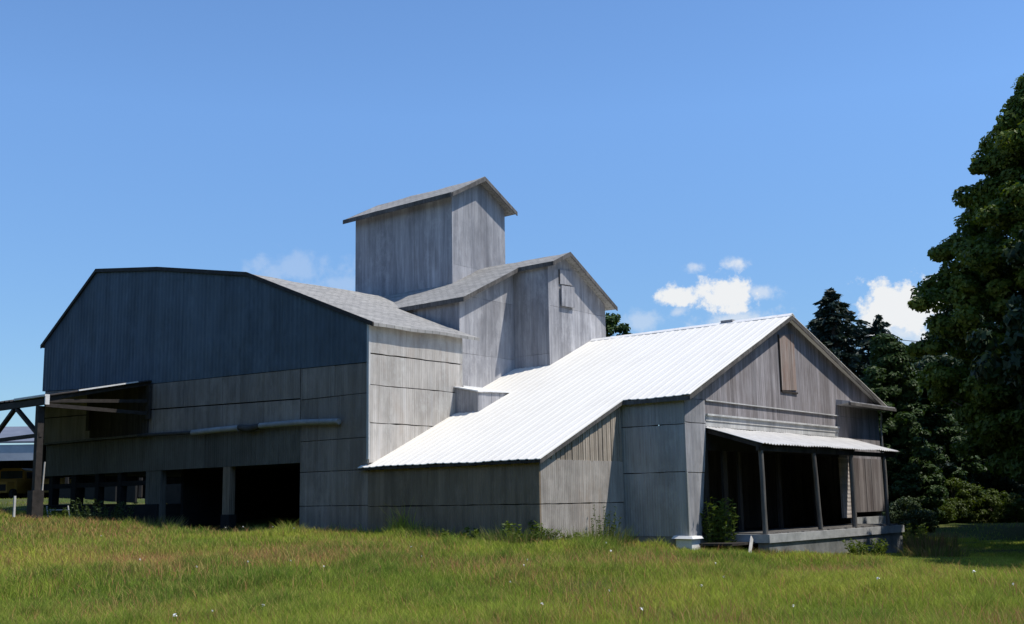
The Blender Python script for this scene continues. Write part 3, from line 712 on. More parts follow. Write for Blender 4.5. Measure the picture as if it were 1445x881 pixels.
hp = mb.build('gable_patch', M['felt'], MH)
mb = MB(); mb.box(XM1, XM1 + .035, 4.784, 4.799, 7.82, 8.36); mb.build('patch_edge', M['darkwood'], hp)
mb = MB(); mb.box(XM2, XM2 + .09, 1.2, 4.0, 3.86, 3.95); mb.build('flashing', M['whitetrim'], MH)

# ------------------------------------------------------------------ tower
XT0, XT1, YT0, YT1, ZTE, YTR, ZTR = -17.41, -11.96, 3.50, 6.68, 11.78, 5.08, 12.63
ST = (12.63 - 11.61) / (5.08 - 3.15)
tz = lambda y: ZTR - ST * abs(y - YTR)
TW = thing('tower', (-14.7, 5.1, 7), 'tall boxy grey tower with a small gable roof, rising above the shingle roofs', 'tower')
mb = MB(); sheets(mb, [(YT0, 6), (YT1, 6), (YT1, tz(YT1) - .02), (YTR, ZTR - .02), (YT0, tz(YT0) - .02)], (XT1, 0, 0), YF, ZF, NX, [9.0], [[4.4, 5.5], [4.9]], t=(-.05, 0), jit=.003, gap=.006)
mb.build('gable_wall', M['felt'], TW)
mb = MB(); sheets(mb, [(XT0, 5.5), (XT1, 5.5), (XT1, tz(YT0) - .03), (XT0, tz(YT0) - .03)], (0, YT0, 0), XF, ZF, NY, [], [-15.4, -13.7], t=(-.05, 0), jit=.003, gap=.006)
mb.build('side_wall', M['felt'], TW)
mb = MB(); mb.box(XT0, XT1 - .06, YT1 - .05, YT1 - .001, 5.5, tz(YT1) - .03)
mb.prism([(YT0 + .001, 5.5), (YT1 - .06, 5.5), (YT1 - .06, tz(YT1) - .03), (YTR, ZTR - .03), (YT0 + .06, tz(YT0) - .03)], (XT0, 0, 0), YF, ZF, XF, 0, .05)
mb.build('back_wall', M['felt'], TW)
mb = MB(); slab_y(mb, 3.13, tz(3.13) + .08, YTR, ZTR + .08, XT0 - .35, XT1 + .35); slab_y(mb, YTR, ZTR + .08, 7.05, tz(7.05) + .08, XT0 - .35, XT1 + .35)
tr = mb.build('roof', M['shingle'], TW); roof_uv(tr)
mb = MB()
for xx in (XT1 + .35, XT0 - .385):
    rk(mb, xx, 3.13, YTR, tz, .16); rk(mb, xx, YTR, 7.05, tz, .16)
mb.box(XT0 - .34, XT1 + .34, 3.095, 3.128, tz(3.13) - .09, tz(3.13) + .08)
mb.build('fascia', M['fasc'], tr)

# ------------------------------------------------------------------ things in the yard, left
SH = thing('low_bench_frame', (-21, -7, 0), 'low grey metal frame standing in the grass in front of the left bays', 'metal frame')
def on_plane(u, v, Yp):
    d = ray(u, v); return CAMP + d * (Yp - CAMP[1]) / d[1]
pa, pb, pc, pd = on_plane(70, 733, -6.2), on_plane(66, 715, -6.2), on_plane(96, 714, -6.2), on_plane(101, 734, -6.2)
for q0, q1 in ((pa - np.array([0, 0, .25]), pb), (pd - np.array([0, 0, .25]), pc), (on_plane(74, 731, -5.6) - np.array([0, 0, .3]), on_plane(71, 718, -5.6))):
    mb = MB(); mb.tube([q0, q1], .028, 8); mb.build('leg', M['palewood'], SH)
mb = MB(); mb.tube([on_plane(70, 720, -6.2), on_plane(97, 720, -6.2)], .022, 8); mb.tube([on_plane(71, 718.3, -5.6), on_plane(70, 720, -6.2)], .02, 8); mb.build('top_rail', M['palewood'], SH)
mb = MB(); q = on_plane(21, 700, -10); q2 = on_plane(21, 716, -10); mb.box(q[0] - .03, q[0] + .03, -10.03, -9.97, q2[2] - .3, q[2]); tag(mb.build('stake', M['palewood']), 'thin pale stake in the grass left of the canopy post', 'stake')

# far shed with yellow buses under it (beyond the left bays)
def far_pt(u, D): return at_d(u, D)
FD = 98
fx, fy = far_pt(20, FD); dirv = Vector((AR[0], AR[1], 0)).normalized(); fwd = Vector((-dirv.y, dirv.x, 0))
fg = gz(fx, fy)
FS = thing('far_shed', (fx, fy, fg), 'long low open fronted shed with a blue-grey roof, far behind the barn at left', 'shed', rz=math.atan2(dirv.y, dirv.x))
def lbuild(mb, name, mat, parent):
    o = MB.build(mb, name, mat, None); o.parent = parent; return o
mb = MB(); mb.add([(-26,0,4.9),(14,0,4.6),(14,7,6.3),(-26,7,6.6),(-26,0,4.75),(14,0,4.45),(14,7,6.15),(-26,7,6.45)], [(0,1,2,3),(7,6,5,4),(0,4,5,1),(1,5,6,2),(2,6,7,3),(3,7,4,0)]); lbuild(mb, 'roof', M['farroof'], FS)
mb = MB(); mb.box(-26, 14, .1, .2, 3.15, 4.44); lbuild(mb, 'fascia', M['farwall'], FS)
mb = MB(); mb.box(-26, 14, 13.8, 14, 0, 5.0); mb.box(13.8, 14, .3, 13.8, 0, 4.4); mb.box(-26, -25.8, .3, 13.8, 0, 4.4); mb.box(-26, 14, 7.0, 13.9, 6.0, 6.1); lbuild(mb, 'wall', M['darkwood'], FS)
for xx in (-20, -14, -8, -2, 4, 10):
    mb = MB(); mb.box(xx, xx + .25, .15, .4, 0, 3.14); lbuild(mb, 'post', M['darkwood'], FS)
def bus(u, D, label, rz):
    x, y = far_pt(u, D); g = gz(x, y)
    b = thing('school_bus', (x, y, g), label, 'bus', 'yellow buses under the far shed', rz)
    mb = MB(); mb.box(-1.15, 1.15, 0, 7, .55, 1.75); mb.prism([(-1.15, 1.75), (1.15, 1.75), (1.1, 2.55), (.8, 2.75), (-.8, 2.75), (-1.1, 2.55)], (0, 1.4, 0), XF, ZF, NY, -5.6, 0); mb.box(-.9, .9, -1.2, 0, .6, 1.5)
    bo = lbuild(mb, 'body', M['yellow'], b)
    mb = MB(); mb.box(-.95, .95, 1.36, 1.395, 1.85, 2.5); mb.box(-1.16, -1.13, 1.8, 6.6, 1.85, 2.4); mb.box(1.13, 1.16, 1.8, 6.6, 1.85, 2.4); lbuild(mb, 'window', M['glass'], b)
    mb = MB(); mb.box(-.8, .8, -1.24, -1.2, .75, 1.3); lbuild(mb, 'grille', M['rubber'], b)
    for wx in (-1.05, 1.05):
        for wy in (-.4, 5.2):
            mb = MB(); mb.tube([(wx - .13, wy, .46), (wx + .13, wy, .46)], .46, 16); lbuild(mb, 'wheel', M['rubber'], b)
    return b
bus(4, 104, 'yellow bus at the left picture edge under the far shed', math.radians(38))
bus(68, 104, 'yellow bus behind the barn posts, right of the canopy post', math.radians(52))
def z_at(u, v_, D_):
    d = ray(u, v_); return CAMP[2] + d[2] * D_ / math.hypot(d[0], d[1])
x, y = far_pt(112, 62); g = gz(x, y)
SB = thing('yard_sign', (x, y, g), 'small pale signboard on a post seen through the open left bay', 'sign', rz=math.atan2(AR[1], AR[0]))
zb0, zb1 = z_at(112, 681, 62) - g, z_at(112, 670, 62) - g
mb = MB(); mb.box(-.19, .19, -.02, .02, zb0, zb1); lbuild(mb, 'board', M['sign'], SB)
mb = MB(); mb.box(-.13, .13, -.015, .015, -.1, zb0 - .18); mb.box(-.03, .03, .021, .06, -.3, zb1); lbuild(mb, 'post', M['sign'], SB)
x, y = far_pt(172, 54); g = gz(x, y)
mb = MB(); mb.tube([(x, y, min(g, z_at(172, 708, 54)) - .3), (x, y, z_at(172, 660, 54))], .05, 8); tag(mb.build('pole', M['sign']), 'thin white pole seen through the open bay of the barn', 'pole')

# ------------------------------------------------------------------ trees
def quads_from(c, ax, ay):
    """leaf quads (diamond) centre c, half axes ax, ay"""
    n = len(c)
    v = np.stack([c - ax, c + ay * .9 - ax * .1, c + ax, c - ay * .9 - ax * .1], 1).reshape(-1, 3)
    return v, np.arange(4 * n).reshape(n, 4)
def rand_unit(n):
    v = rng.normal(size=(n, 3)); return v / np.linalg.norm(v, axis=1, keepdims=True)
def leaves(centres, normals, size, up=.5):
    n = len(centres)
    nn = normals + rand_unit(n) * .9 + np.array([0, 0, up]); nn /= np.linalg.norm(nn, axis=1, keepdims=True)
    t = np.cross(nn, rand_unit(n)); t /= np.linalg.norm(t, axis=1, keepdims=True); s = np.cross(nn, t)
    k = size * rng.uniform(.6, 1.3, (n, 1))
    return quads_from(centres, t * k, s * k * .7)
def broadleaf(name, label, loc, R, H, bottom, ncl, per, lsize, mat, seed, group=None, prof=None, clr=(.55, 1.15), top_bias=0):
    global rng
    keep = rng; rng = np.random.default_rng(seed)
    root = thing(name, loc, label, 'tree' if 'tree' in name else 'shrub', group)
    prof = prof or (lambda t: (np.sin(np.pi * np.clip(t, 0, 1) ** .75) ** .6))
    lob = rng.uniform(0, 6.28, 6); 
    t = rng.uniform(0.02, .99, ncl); a = rng.uniform(0, 2*np.pi, ncl)
    wob = 1 + .16*np.sin(2*a + lob[0] + 5*t) + .13*np.sin(3*a + lob[1] - 7*t) + .10*np.sin(5*a + lob[2] + 11*t)
    rho = np.sqrt(rng.uniform(.18, 1, ncl))
    rr = R * prof(t) * wob * rho
    cc = np.stack([rr*np.cos(a), rr*np.sin(a), bottom + t*(H - bottom)], 1)
    V = []; Nn = []
    for c in cc:
        k = int(per * rng.uniform(.5, 1.4)); cr = rng.uniform(*clr) * (R / 6) ** .5
        d = rand_unit(k); q = rng.uniform(.35, 1, (k, 1)) ** .6
        V.append(c + d * q * cr * np.array([1, 1, .62])); Nn.append(d)
    V = np.concatenate(V); Nn = np.concatenate(Nn)
    v, f = leaves(V, Nn, lsize)
    o = mesh_arrays('crown', v, [f], mat, root)
    mb = MB(); tr_ = max(.04, R * .055)
    hh = bottom + (H - bottom) * .75
    mb.tube([(0, 0, -.4), (.05, 0, hh*.25), (-.1, .1, hh*.5), (.1, 0, hh)], [tr_*1.25, tr_, tr_*.7, tr_*.15], 10)
    for c in cc[rng.choice(ncl, min(ncl, 34), replace=False)]:
        z0 = max(.2, c[2] * rng.uniform(.35, .7)); mid = np.array([c[0]*.45, c[1]*.45, (z0 + c[2]) / 2 + .1])
        mb.tube([(0, 0, z0), mid, c], [tr_*.4, tr_*.22, tr_*.06], 6)
    off = Vector(loc); 
    ob = mb.build('trunk', M['bark'], None); ob.parent = root
    rng = keep
    return root
def copy_tree(src, loc, label, rz=0, sc=(1, 1, 1), group=None):
    r = src.copy(); COL.objects.link(r); r.location = loc; r.rotation_euler = (0, 0, rz); r.scale = sc; r['label'] = label
    if group: r['group'] = group
    for c in src.children:
        k = c.copy(); COL.objects.link(k); k.parent = r
    return r
def conifer(name, label, loc, H, R, mat, seed, nb=170, group=None, droop=.35, per=75, sz=.16):
    global rng
    keep = rng; rng = np.random.default_rng(seed)
    root = thing(name, loc, label, 'tree', group)
    C = []; D = []
    mb = MB(); mb.tube([(0, 0, -.4), (0, 0, H*.5), (0, 0, H*.98)], [R*.085, R*.05, R*.008], 9)
    for i in range(nb):
        t = (i + rng.uniform(0, 1)) / nb; z = .06*H + t ** .85 * H * .93
        L = min(R * (1 - (z/H)) ** .85, R * .62) * rng.choice([rng.uniform(.35, .7), rng.uniform(.8, 1.25)]) + .12; a = rng.uniform(0, 6.283)
        d = np.array([math.cos(a), math.sin(a), 0])
        n = max(8, int(per * (.25 + L / R)))
        s = rng.uniform(.12, 1, n)
        base = np.array([0, 0, z]) + np.outer(s * L, d); base[:, 2] += L * (.22*s - droop * s**2 + .12 * np.clip(s - .75, 0, 1))
        side = np.array([-d[1], d[0], 0]); w = rng.normal(0, .13, n) * L * (1.15 - s) + rng.normal(0, .05, n)
        base += np.outer(w, side); base[:, 2] -= np.abs(rng.normal(0, .10, n)) * (.5 + L*.35)
        C.append(base); D.append(np.tile(d, (n, 1)) + rng.normal(0, .35, (n, 3)) + np.array([0, 0, -.35]))
        if i % 3 == 0: mb.tube([(0, 0, z), tuple(np.array([0, 0, z]) + d*L*.5 + np.array([0, 0, L*.02])), tuple(np.array([0, 0, z]) + d*L*.9 + np.array([0, 0, -L*.08]))], [.05, .03, .01], 5)
    C = np.concatenate(C); D = np.concatenate(D); D /= np.linalg.norm(D, axis=1, keepdims=True)
    s = np.cross(D, rand_unit(len(D))); s /= np.linalg.norm(s, axis=1, keepdims=True)
    k = sz * rng.uniform(.6, 1.5, (len(C), 1))
    v, f = quads_from(C, D * k * 1.3, s * k * .45)
    mesh_arrays('crown', v, [f], mat, root)
    ob = mb.build('trunk', M['bark'], None); ob.parent = root
    rng = keep
    return root
def gp(u, D):
    x, y = at_d(u, D); return (x, y, gz(x, y) - .05)

maple = broadleaf('maple_tree', 'towering dark green maple at the right picture edge, tallest of all the trees', gp(1518, 52), 4.85, 20.0, 2.3, 640, 480, .115, M['maple'], 5,
                  prof=lambda t: np.interp(t, [0, .1, .3, .45, .57, .67, .73, .83, .93, 1], [.6, .85, 1, 1, .93, .76, .63, .47, .2, .02]), clr=(.5, 1.05))
dark = broadleaf('shade_tree', 'broad dark tree behind the yellow-green shrubs, under the maple crown', gp(1408, 92), 8.0, 17, .6, 210, 190, .24, M['darkleaf'], 8)
copy_tree(dark, gp(1335, 84), 'dark tree between the maple and the green cedar, filling the gap above the shrubs', 1.7, (.62, .62, .66))
copy_tree(dark, gp(1475, 78), 'dark tree low behind the maple trunk at the right edge', 2.6, (.8, .8, .7))
copy_tree(dark, gp(1290, 76), 'dark tree right behind the house corner, under the spruce', 4.0, (.55, .55, .56))
copy_tree(dark, (13.5, 7.9, -1.9), 'shade tree standing just outside the right picture edge, nearest the meadow', .8, (.64, .64, .82))
copy_tree(dark, (10.0, 13.0, -1.95), 'shade tree just outside the right picture edge, in front of the maple', 2.1, (.62, .62, .85))
copy_tree(dark, (8.7, 18.2, -1.9), 'tall shade tree just right of the maple, outside the right picture edge', 3.3, (.55, .55, .98))
copy_tree(dark, (6.2, 30.8, -1.6), 'shade tree beyond the maple at the far lawn, outside the right picture edge', 0.4, (.55, .55, .8))
copy_tree(dark, (10.5, 26.0, -1.8), 'shade tree outside the right picture edge, behind the maple', 5.1, (.8, .8, .9))
spruce = conifer('spruce_tree', 'dark blue-green spruce with drooping boughs rising behind the gable', gp(1192, 69), 14.1, 8.4, M['needle'], 3, nb=250, per=150)
copy_tree(spruce, gp(1256, 68), 'shorter dark spruce tip right of the tall spruce', 2.2, (.72, .72, .86))
cedar = broadleaf('cedar_tree', 'mid green cedar tree between the spruce and the maple', gp(1268, 58), 2.3, 9.4, .3, 230, 260, .10, M['cedar'], 12, prof=lambda t: np.clip(1.05 - t, 0.05, 1) ** .6, clr=(.5, .9))
copy_tree(cedar, gp(1316, 63), 'second green cedar, nearer the maple crown', 1.2, (1.05, 1.05, .82))
copy_tree(cedar, gp(1238, 57), 'green cedar close behind the right house corner', 3.2, (.9, .9, .78))
far_t = broadleaf('far_tree', 'small tree top peeking over the white ridge beside the mill house', gp(873, 66), 2.2, 12.2, 5.0, 60, 120, .15, M['cedar'], 21)
# unseen wood added behind the camera to darken the shaded walls, one mass
nw = 60000
ang = rng.uniform(math.radians(-165), math.radians(-12), nw); rad = rng.uniform(72, 86, nw)
wx, wy = -2 + rad*np.cos(ang), 0 + rad*np.sin(ang)
top = 19 + 2.2*np.sin(ang*23) + 1.6*np.sin(ang*51 + 1) + 1.2*np.sin(ang*97 + 2)
wz_ = ground_z(wx, wy) + top * rng.uniform(0, 1, nw) ** .8
v, f = leaves(np.stack([wx, wy, wz_], 1), rand_unit(nw), .62)
tag(mesh_arrays('added_shade_woods', v, [f], M['darkleaf']), kind='stuff')
# shrubs right
sh = broadleaf('shrub', 'grey-green bushy shrub beside the right end of the porch', gp(1278, 46), 1.0, 1.7, .1, 80, 150, .045, M['shrub'], 31, clr=(.5, .9))
ys = broadleaf('shrub', 'bright yellow-green shrub left of the other sunlit shrubs at the lawn edge', gp(1345, 61), 1.7, 2.1, .1, 80, 170, .07, M['yshrub'], 33, clr=(.5, 1.0))
copy_tree(ys, gp(1402, 62), 'middle yellow-green sunlit shrub at the lawn edge', 1.0, (.7, .7, .75))
copy_tree(ys, gp(1432, 61), 'rightmost small yellow-green shrub at the lawn edge', 2.0, (.5, .5, .65))
copy_tree(ys, gp(1316, 58), 'low dull green shrub nearest the grey-green bush at the lawn edge', 3.0, (.6, .6, .55))

# ------------------------------------------------------------------ weeds
def stems(name, label, loc, n, R, H, mat, seed, lsize=.055, cat='weed', per=34, group=None):
    global rng
    keep = rng; rng = np.random.default_rng(seed)
    root = thing(name, loc, label, cat, group); mb = MB(); C = []; D = []
    for i in range(int(n*1.8)):
        a = i * 2.4 + rng.uniform(-.5, .5); r0 = R * math.sqrt(rng.uniform(0, 1)) * .6; h = H * rng.uniform(.5, 1.05)
        p = np.array([r0*math.cos(a), r0*math.sin(a), -.1]); q = p + np.array([math.cos(a)*R*.4*rng.uniform(.2, 1), math.sin(a)*R*.4*rng.uniform(.2, 1), h + .1])
        m = (p + q) / 2 + np.array([0, 0, .05])
        mb.tube([np.array([0, 0, -.14]), p, m, q], [.009, .009, .007, .003], 4)
        for s in rng.uniform(.15, 1, per):
            c = p + (q - p) * s; ang = rng.uniform(0, 6.28)
            dd = np.array([math.cos(ang), math.sin(ang), rng.uniform(-.1, .7)]); C.append(c + dd * lsize * .9); D.append(dd)
    C = np.array(C); D = np.array(D); D /= np.linalg.norm(D, axis=1, keepdims=True)
    s = np.cross(D, rand_unit(len(D))); s /= np.linalg.norm(s, axis=1, keepdims=True)
    k = lsize * rng.uniform(.6, 1.4, (len(C), 1))
    v, f = quads_from(C, D * k, s * k * .42)
    mesh_arrays('foliage', v, [f], mat, root)
    ob = mb.build('stem', M['weed'], None); ob.parent = root
    rng = keep
    return root
def gp2(x, y): return (x, y, gz(x, y))
stems('weed_clump', 'leafy green weeds at the corner of the lean-to under the white roof', gp2(-2.0, -4.5), 12, .8, .6, M['weed'], 41)
stems('weed_clump', 'tall light green weed standing against the sunlit lean-to end wall', gp2(-1.5, -1.9), 9, .5, 1.15, M['yshrub'], 42, .035)
stems('weed_clump', 'low weeds against the sunlit lean-to wall, left of the tall weed', gp2(-1.6, -3.2), 8, .7, .45, M['weed'], 43)
stems('weed_clump', 'small weeds along the shaded long lean-to wall', gp2(-4.2, -4.7), 8, .9, .4, M['weed'], 44)
stems('weed_clump', 'shrubby weeds in front of the left open bays', gp2(-20.6, -5.6), 26, 1.3, .95, M['shrub'], 45, .05)
stems('weed_clump', 'pale weeds between the metal frame and the shrubby weeds', gp2(-22.4, -6.2), 18, .9, .6, M['weed'], 46, .05)
stems('shade_bush', 'dark leafy bush filling the shaded gap left of the porch deck', gp2(.40, .95), 22, .6, 1.5, M['maple'], 47, .065, 'bush', 26)
stems('weed_clump', 'green leafy weeds at the right end of the porch deck', gp2(1.9, 11.9), 20, .6, 1.0, M['weed'], 48, .06)
stems('weed_clump', 'green weeds growing in front of the deck wall', gp2(2.5, 6.3), 20, .8, .5, M['weed'], 49)

def dry_tuft(label, loc, n, R, H, seed, col):
    r_ = np.random.default_rng(seed)
    root = thing('dry_grass_tuft', loc, label, 'grass tuft')
    a = r_.uniform(0, 6.28, n); r0 = R * np.sqrt(r_.uniform(0, 1, n))
    p = np.stack([r0*np.cos(a), r0*np.sin(a), np.full(n, -.1)], 1); h = H * r_.uniform(.5, 1.05, n); ln = r_.uniform(.05, .55, n) * R * r_.uniform(.3, 1, n)
    m = p + np.stack([np.cos(a)*ln*.3, np.sin(a)*ln*.3, h*.6], 1); q = p + np.stack([np.cos(a)*ln, np.sin(a)*ln, h], 1)
    b = a + r_.uniform(0, 3.14, n); s = np.stack([np.cos(b), np.sin(b), np.zeros(n)], 1) * .008
    v = np.stack([p - s, p + s, m + s*.8, m - s*.8, q], 1).reshape(-1, 3); k = np.arange(n)[:, None] * 5
    c = np.array(col)[r_.integers(0, len(col), n)]; c = np.repeat(c, 5, 0)
    mesh_arrays('blades', v, [k + np.array([[0, 1, 2, 3]]), k + np.array([[3, 2, 4]])], M['grass'], root, c)
    return root
DRY = [(.30, .20, .09), (.26, .15, .08), (.20, .17, .06), (.12, .15, .03)]
DRY_PALE = [(.30, .24, .12), (.24, .22, .08), (.16, .19, .05)]
GRN = [(.16, .22, .04), (.22, .26, .06), (.26, .22, .09), (.11, .17, .03)]
dry_tuft('tall green grass tuft at the sunlit foot of the lean-to end wall', gp2(-1.4, -2.5), 700, 1.0, .75, 61, GRN)
dry_tuft('tall grass tuft at the outer corner of the lean-to', gp2(-2.3, -4.7), 700, 1.0, .6, 62, GRN)
dry_tuft('tall grass tuft in the shade of the long lean-to wall', gp2(-5.2, -4.5), 500, 1.1, .5, 63, GRN)
dry_tuft('tall pale grass tuft below the left open bays', gp2(-18.2, -5.2), 600, 1.2, .65, 64, DRY_PALE)
dry_tuft('tall dry tan grass tuft beside the right end of the porch deck', gp2(3.3, 9.6), 650, .8, 1.0, 51, DRY)
dry_tuft('smaller greenish dry tuft in front of the tan grass tuft', gp2(4.4, 6.6), 600, .9, .5, 52, [(.12, .17, .03), (.2, .2, .05), (.25, .17, .08)])
dry_tuft('dry brown tuft by the leaning board at the porch end', gp2(1.9, 1.0), 260, .5, .4, 53, DRY)

# ------------------------------------------------------------------ meadow grass (uncountable)
def fbm(x, y, s, seed):
    r_ = np.random.default_rng(seed); out = np.zeros_like(x); amp = 1.0
    for o in range(4):
        for k in range(3):
            th = r_.uniform(0, 6.28); fr = s * 2**o * r_.uniform(.7, 1.3); ph = r_.uniform(0, 6.28)
            out += amp * np.sin((x*np.cos(th) + y*np.sin(th)) * fr + ph + 1.5*np.sin((x*np.sin(th) - y*np.cos(th)) * fr * .6 + ph*2)) / 3
        amp *= .6
    return out
def inside(x, y):
    return ((x > -A - .05) & (x < .02) & (y > -.02) & (y < 14.5)) | ((x > -9) & (x < -A + .02) & (y > YS - .02) & (y < 14.5)) | \
           ((x > -28.2) & (x < -8.5) & (y > YS - .03) & (y < 12)) | ((x > 0) & (x < 1.75) & (y > 1.35) & (y < 11.55))
def grass_pts(n, d0, d1, half, p):
    """radial density ~ D^-p"""
    u = rng.uniform(0, 1, n); e = 2 - p
    D = (d0**e + u * (d1**e - d0**e)) ** (1/e)
    th = rng.uniform(-half, half, n) + rng.normal(0, .10 * half, n)
    c = math.atan2(AF[1], AF[0]) + th
    return CAMP[0] + D*np.cos(c), CAMP[1] + D*np.sin(c), D
parts_ = [grass_pts(900000, 12.5, 48, math.radians(29), 1.75), grass_pts(170000, 8, 40, math.radians(58), 1.3), grass_pts(40000, 40, 95, math.radians(29), 1.3)]
x = np.concatenate([p[0] for p in parts_]); y = np.concatenate([p[1] for p in parts_]); D = np.concatenate([p[2] for p in parts_])
ok = ~inside(x, y); x, y, D = x[ok], y[ok], D[ok]
n1 = fbm(x, y, .55, 1); n2 = fbm(x, y, .9, 2); n3 = fbm(x, y, 2.2, 3); n4 = fbm(x, y, .35, 4)
n = len(x)
def wall_dist(x, y):
    a = np.where((x > -11.5) & (x < -A + .1), np.abs(y - YS), 9); b = np.where((y > YS) & (y < 0), np.abs(x + A), 9); c_ = np.where((x > -A) & (x < .2), np.abs(y), 9)
    return np.minimum(np.minimum(a, b), c_)
z = ground_z(x, y) - .03
wd_ = wall_dist(x, y)
lawn = (x > 2) & (y > 2) | (D > 55)          # mown lawn under the trees
kind = rng.uniform(0, 1, n)
h = rng.uniform(.07, .21, n) * (1 + .3*n1 + .15*n3); h = np.clip(h, .05, .34)
dryp0 = np.zeros(n)
for (a_, b_, r_, k_) in ((-4, -11.3, 2.2, .6), (-5.2, -13.3, 2.3, .6), (-2.3, -10.6, 1.9, .5), (-7.4, -14.6, 2.4, .4), (-15, -10, 3.2, .3), (-19, -9, 2.2, .4), (3.5, -6.6, 2.4, .25)): dryp0 = np.maximum(dryp0, k_ * np.exp(-(((x - a_)**2 + (y - b_)**2) / r_**2)))
seed_m = (kind < .012 + .05*np.clip(n2, 0, 1) + .22*dryp0) & ~lawn
h *= 1 + .9 * np.clip(n3 - .35, 0, 1) + .5 * np.clip(-n1 - .5, 0, 1)
h *= 1 + 1.0 * np.exp(-(wd_ / .5) ** 2) * rng.uniform(0, 1, n) * np.clip(1 + n3, 0, 2)
h = np.where(seed_m, rng.uniform(.18, .36, n), h); h = np.where(lawn, rng.uniform(.04, .10, n), h)
green = np.array([.125, .185, .024]); lime = np.array([.20, .26, .035]); deep = np.array([.07, .135, .02]); straw = np.array([.22, .20, .065]); red = np.array([.22, .125, .055])
f1 = np.clip(.45 + .55*n3 + .35*n1, 0, 1)[:, None]; f2 = np.clip(.6*n4 + .45*n3 + .1, 0, .85)[:, None]; f3 = np.clip(.9*n4 - .1, 0, 1)[:, None]
c = green*(1 - f1) + lime*f1; c = c*(1 - f2) + deep*f2
DRYP = [(-4, -11.3, 2.2, .6), (-5.2, -13.3, 2.3, .6), (-2.3, -10.6, 1.9, .5), (-7.4, -14.6, 2.4, .5), (-15, -10, 3.2, .45), (-19, -9, 2.2, .5), (3.5, -6.6, 2.4, .35), (5, -8, 2.2, .3), (1, -16, 2.6, .25), (8, -10, 2, .25), (-11, -6, 3, .3)]
dryp = np.zeros(n)
for (a_, b_, r_, k_) in DRYP: dryp = np.maximum(dryp, k_ * np.exp(-(((x - a_)**2 + (y - b_)**2) / r_**2)))
dryf = np.clip(.16 + 1.2*dryp + .35*n2*(.3 + dryp) + .1*n3, 0.02, .9)
isdry = rng.uniform(0, 1, n) < dryf*.6
rw = (np.clip(dryp * 1.3, 0, .8) * rng.uniform(.5, 1, n))[:, None]
c = np.where(isdry[:, None], (straw*(1 - rw) + red*1.1*rw)*.7 + c*.3, c)
c = np.where(seed_m[:, None], np.where((rng.uniform(0, 1, n) < .6)[:, None], red, straw), c)
a = rng.uniform(0, 6.283, n); ln = h * rng.uniform(.15, .9, n)
w = np.where(seed_m, .0028, .0036) * np.clip(D / 17, .8, 2.6)
p = np.stack([x, y, z], 1)
m = p + np.stack([np.cos(a)*ln*.3, np.sin(a)*ln*.3, h*.62], 1); q = p + np.stack([np.cos(a)*ln, np.sin(a)*ln, h], 1)
bb = rng.uniform(0, 6.283, n); s = np.stack([np.cos(bb), np.sin(bb), np.zeros(n)], 1) * w[:, None]
v = np.stack([p - s, p + s, m + s*np.where(seed_m, 1.0, .8)[:, None], m - s*np.where(seed_m, 1.0, .8)[:, None], q], 1).reshape(-1, 3)
# seed heads: widen the upper part
k = np.arange(n)[:, None] * 5
cc = np.repeat(c * np.array([2.12, 1.80, 1.95]), 5, 0)
g = mesh_arrays('grass', v, [k + np.array([[0, 1, 2, 3]]), k + np.array([[3, 2, 4]])], M['grass'], None, cc)
tag(g, kind='stuff', label='rough meadow grass with reddish seed heads')

# white flowers
def flower(loc, r, label=None):
    mb = MB(); st = 6
    cx, cy, cz_ = loc
    for k in range(6):
        aa = k * math.pi / 3 + random.random(); ox, oy = r*.55*math.cos(aa), r*.55*math.sin(aa); zz = cz_ + random.uniform(-.01, .015)
        mb.add([(cx, cy, zz), (cx + ox - oy*.5, cy + oy + ox*.5, zz + .012), (cx + 1.7*ox, cy + 1.7*oy, zz), (cx + ox + oy*.5, cy + oy - ox*.5, zz + .012)], [(0, 1, 2, 3)])
    mb.add([(cx - .3*r, cy - .3*r, cz_ + .02), (cx + .3*r, cy - .3*r, cz_ + .02), (cx + .3*r, cy + .3*r, cz_ + .03), (cx - .3*r, cy + .3*r, cz_ + .03)], [(0, 1, 2, 3)])
    return mb
proto = None
spots = [(143, 760), (318, 748), (343, 747), (385, 747), (415, 749), (595, 790), (580, 776), (350, 798), (410, 797), (457, 805), (278, 805), (744, 795), (740, 803), (720, 827),
         (905, 867), (765, 860), (855, 770), (862, 782), (1120, 863), (1240, 822), (371, 862), (300, 870), (247, 876), (1430, 831), (990, 833), (1022, 820), (1375, 812), (197, 795), (860, 840), (1010, 800)]
for i, (u, vv) in enumerate(spots):
    d = ray(u, vv); t = 8.0
    for _ in range(400):
        P_ = CAMP + d * t
        if P_[2] < gz(P_[0], P_[1]) + .28: break
        t += .12
    if proto is None:
        mb = flower((0, 0, 0), .035); mb.tube([(0, 0, -.33), (0.01, 0, -.15), (0, 0, 0)], .003, 4, 1)
        proto = mb.build('wildflower', [M['petal'], M['weed']]); o = proto
        tag(o, 'small white wildflower head standing in the meadow grass', 'wildflower', 'white wildflowers in the meadow')
    else:
        o = proto.copy(); COL.objects.link(o)
    o.location = (P_[0], P_[1], P_[2] + .05); sc_ = random.uniform(.45, 1.05); o.scale = (sc_, sc_, 1); o.rotation_euler = (random.uniform(-.5, .5), random.uniform(-.5, .5), random.uniform(0, 6))

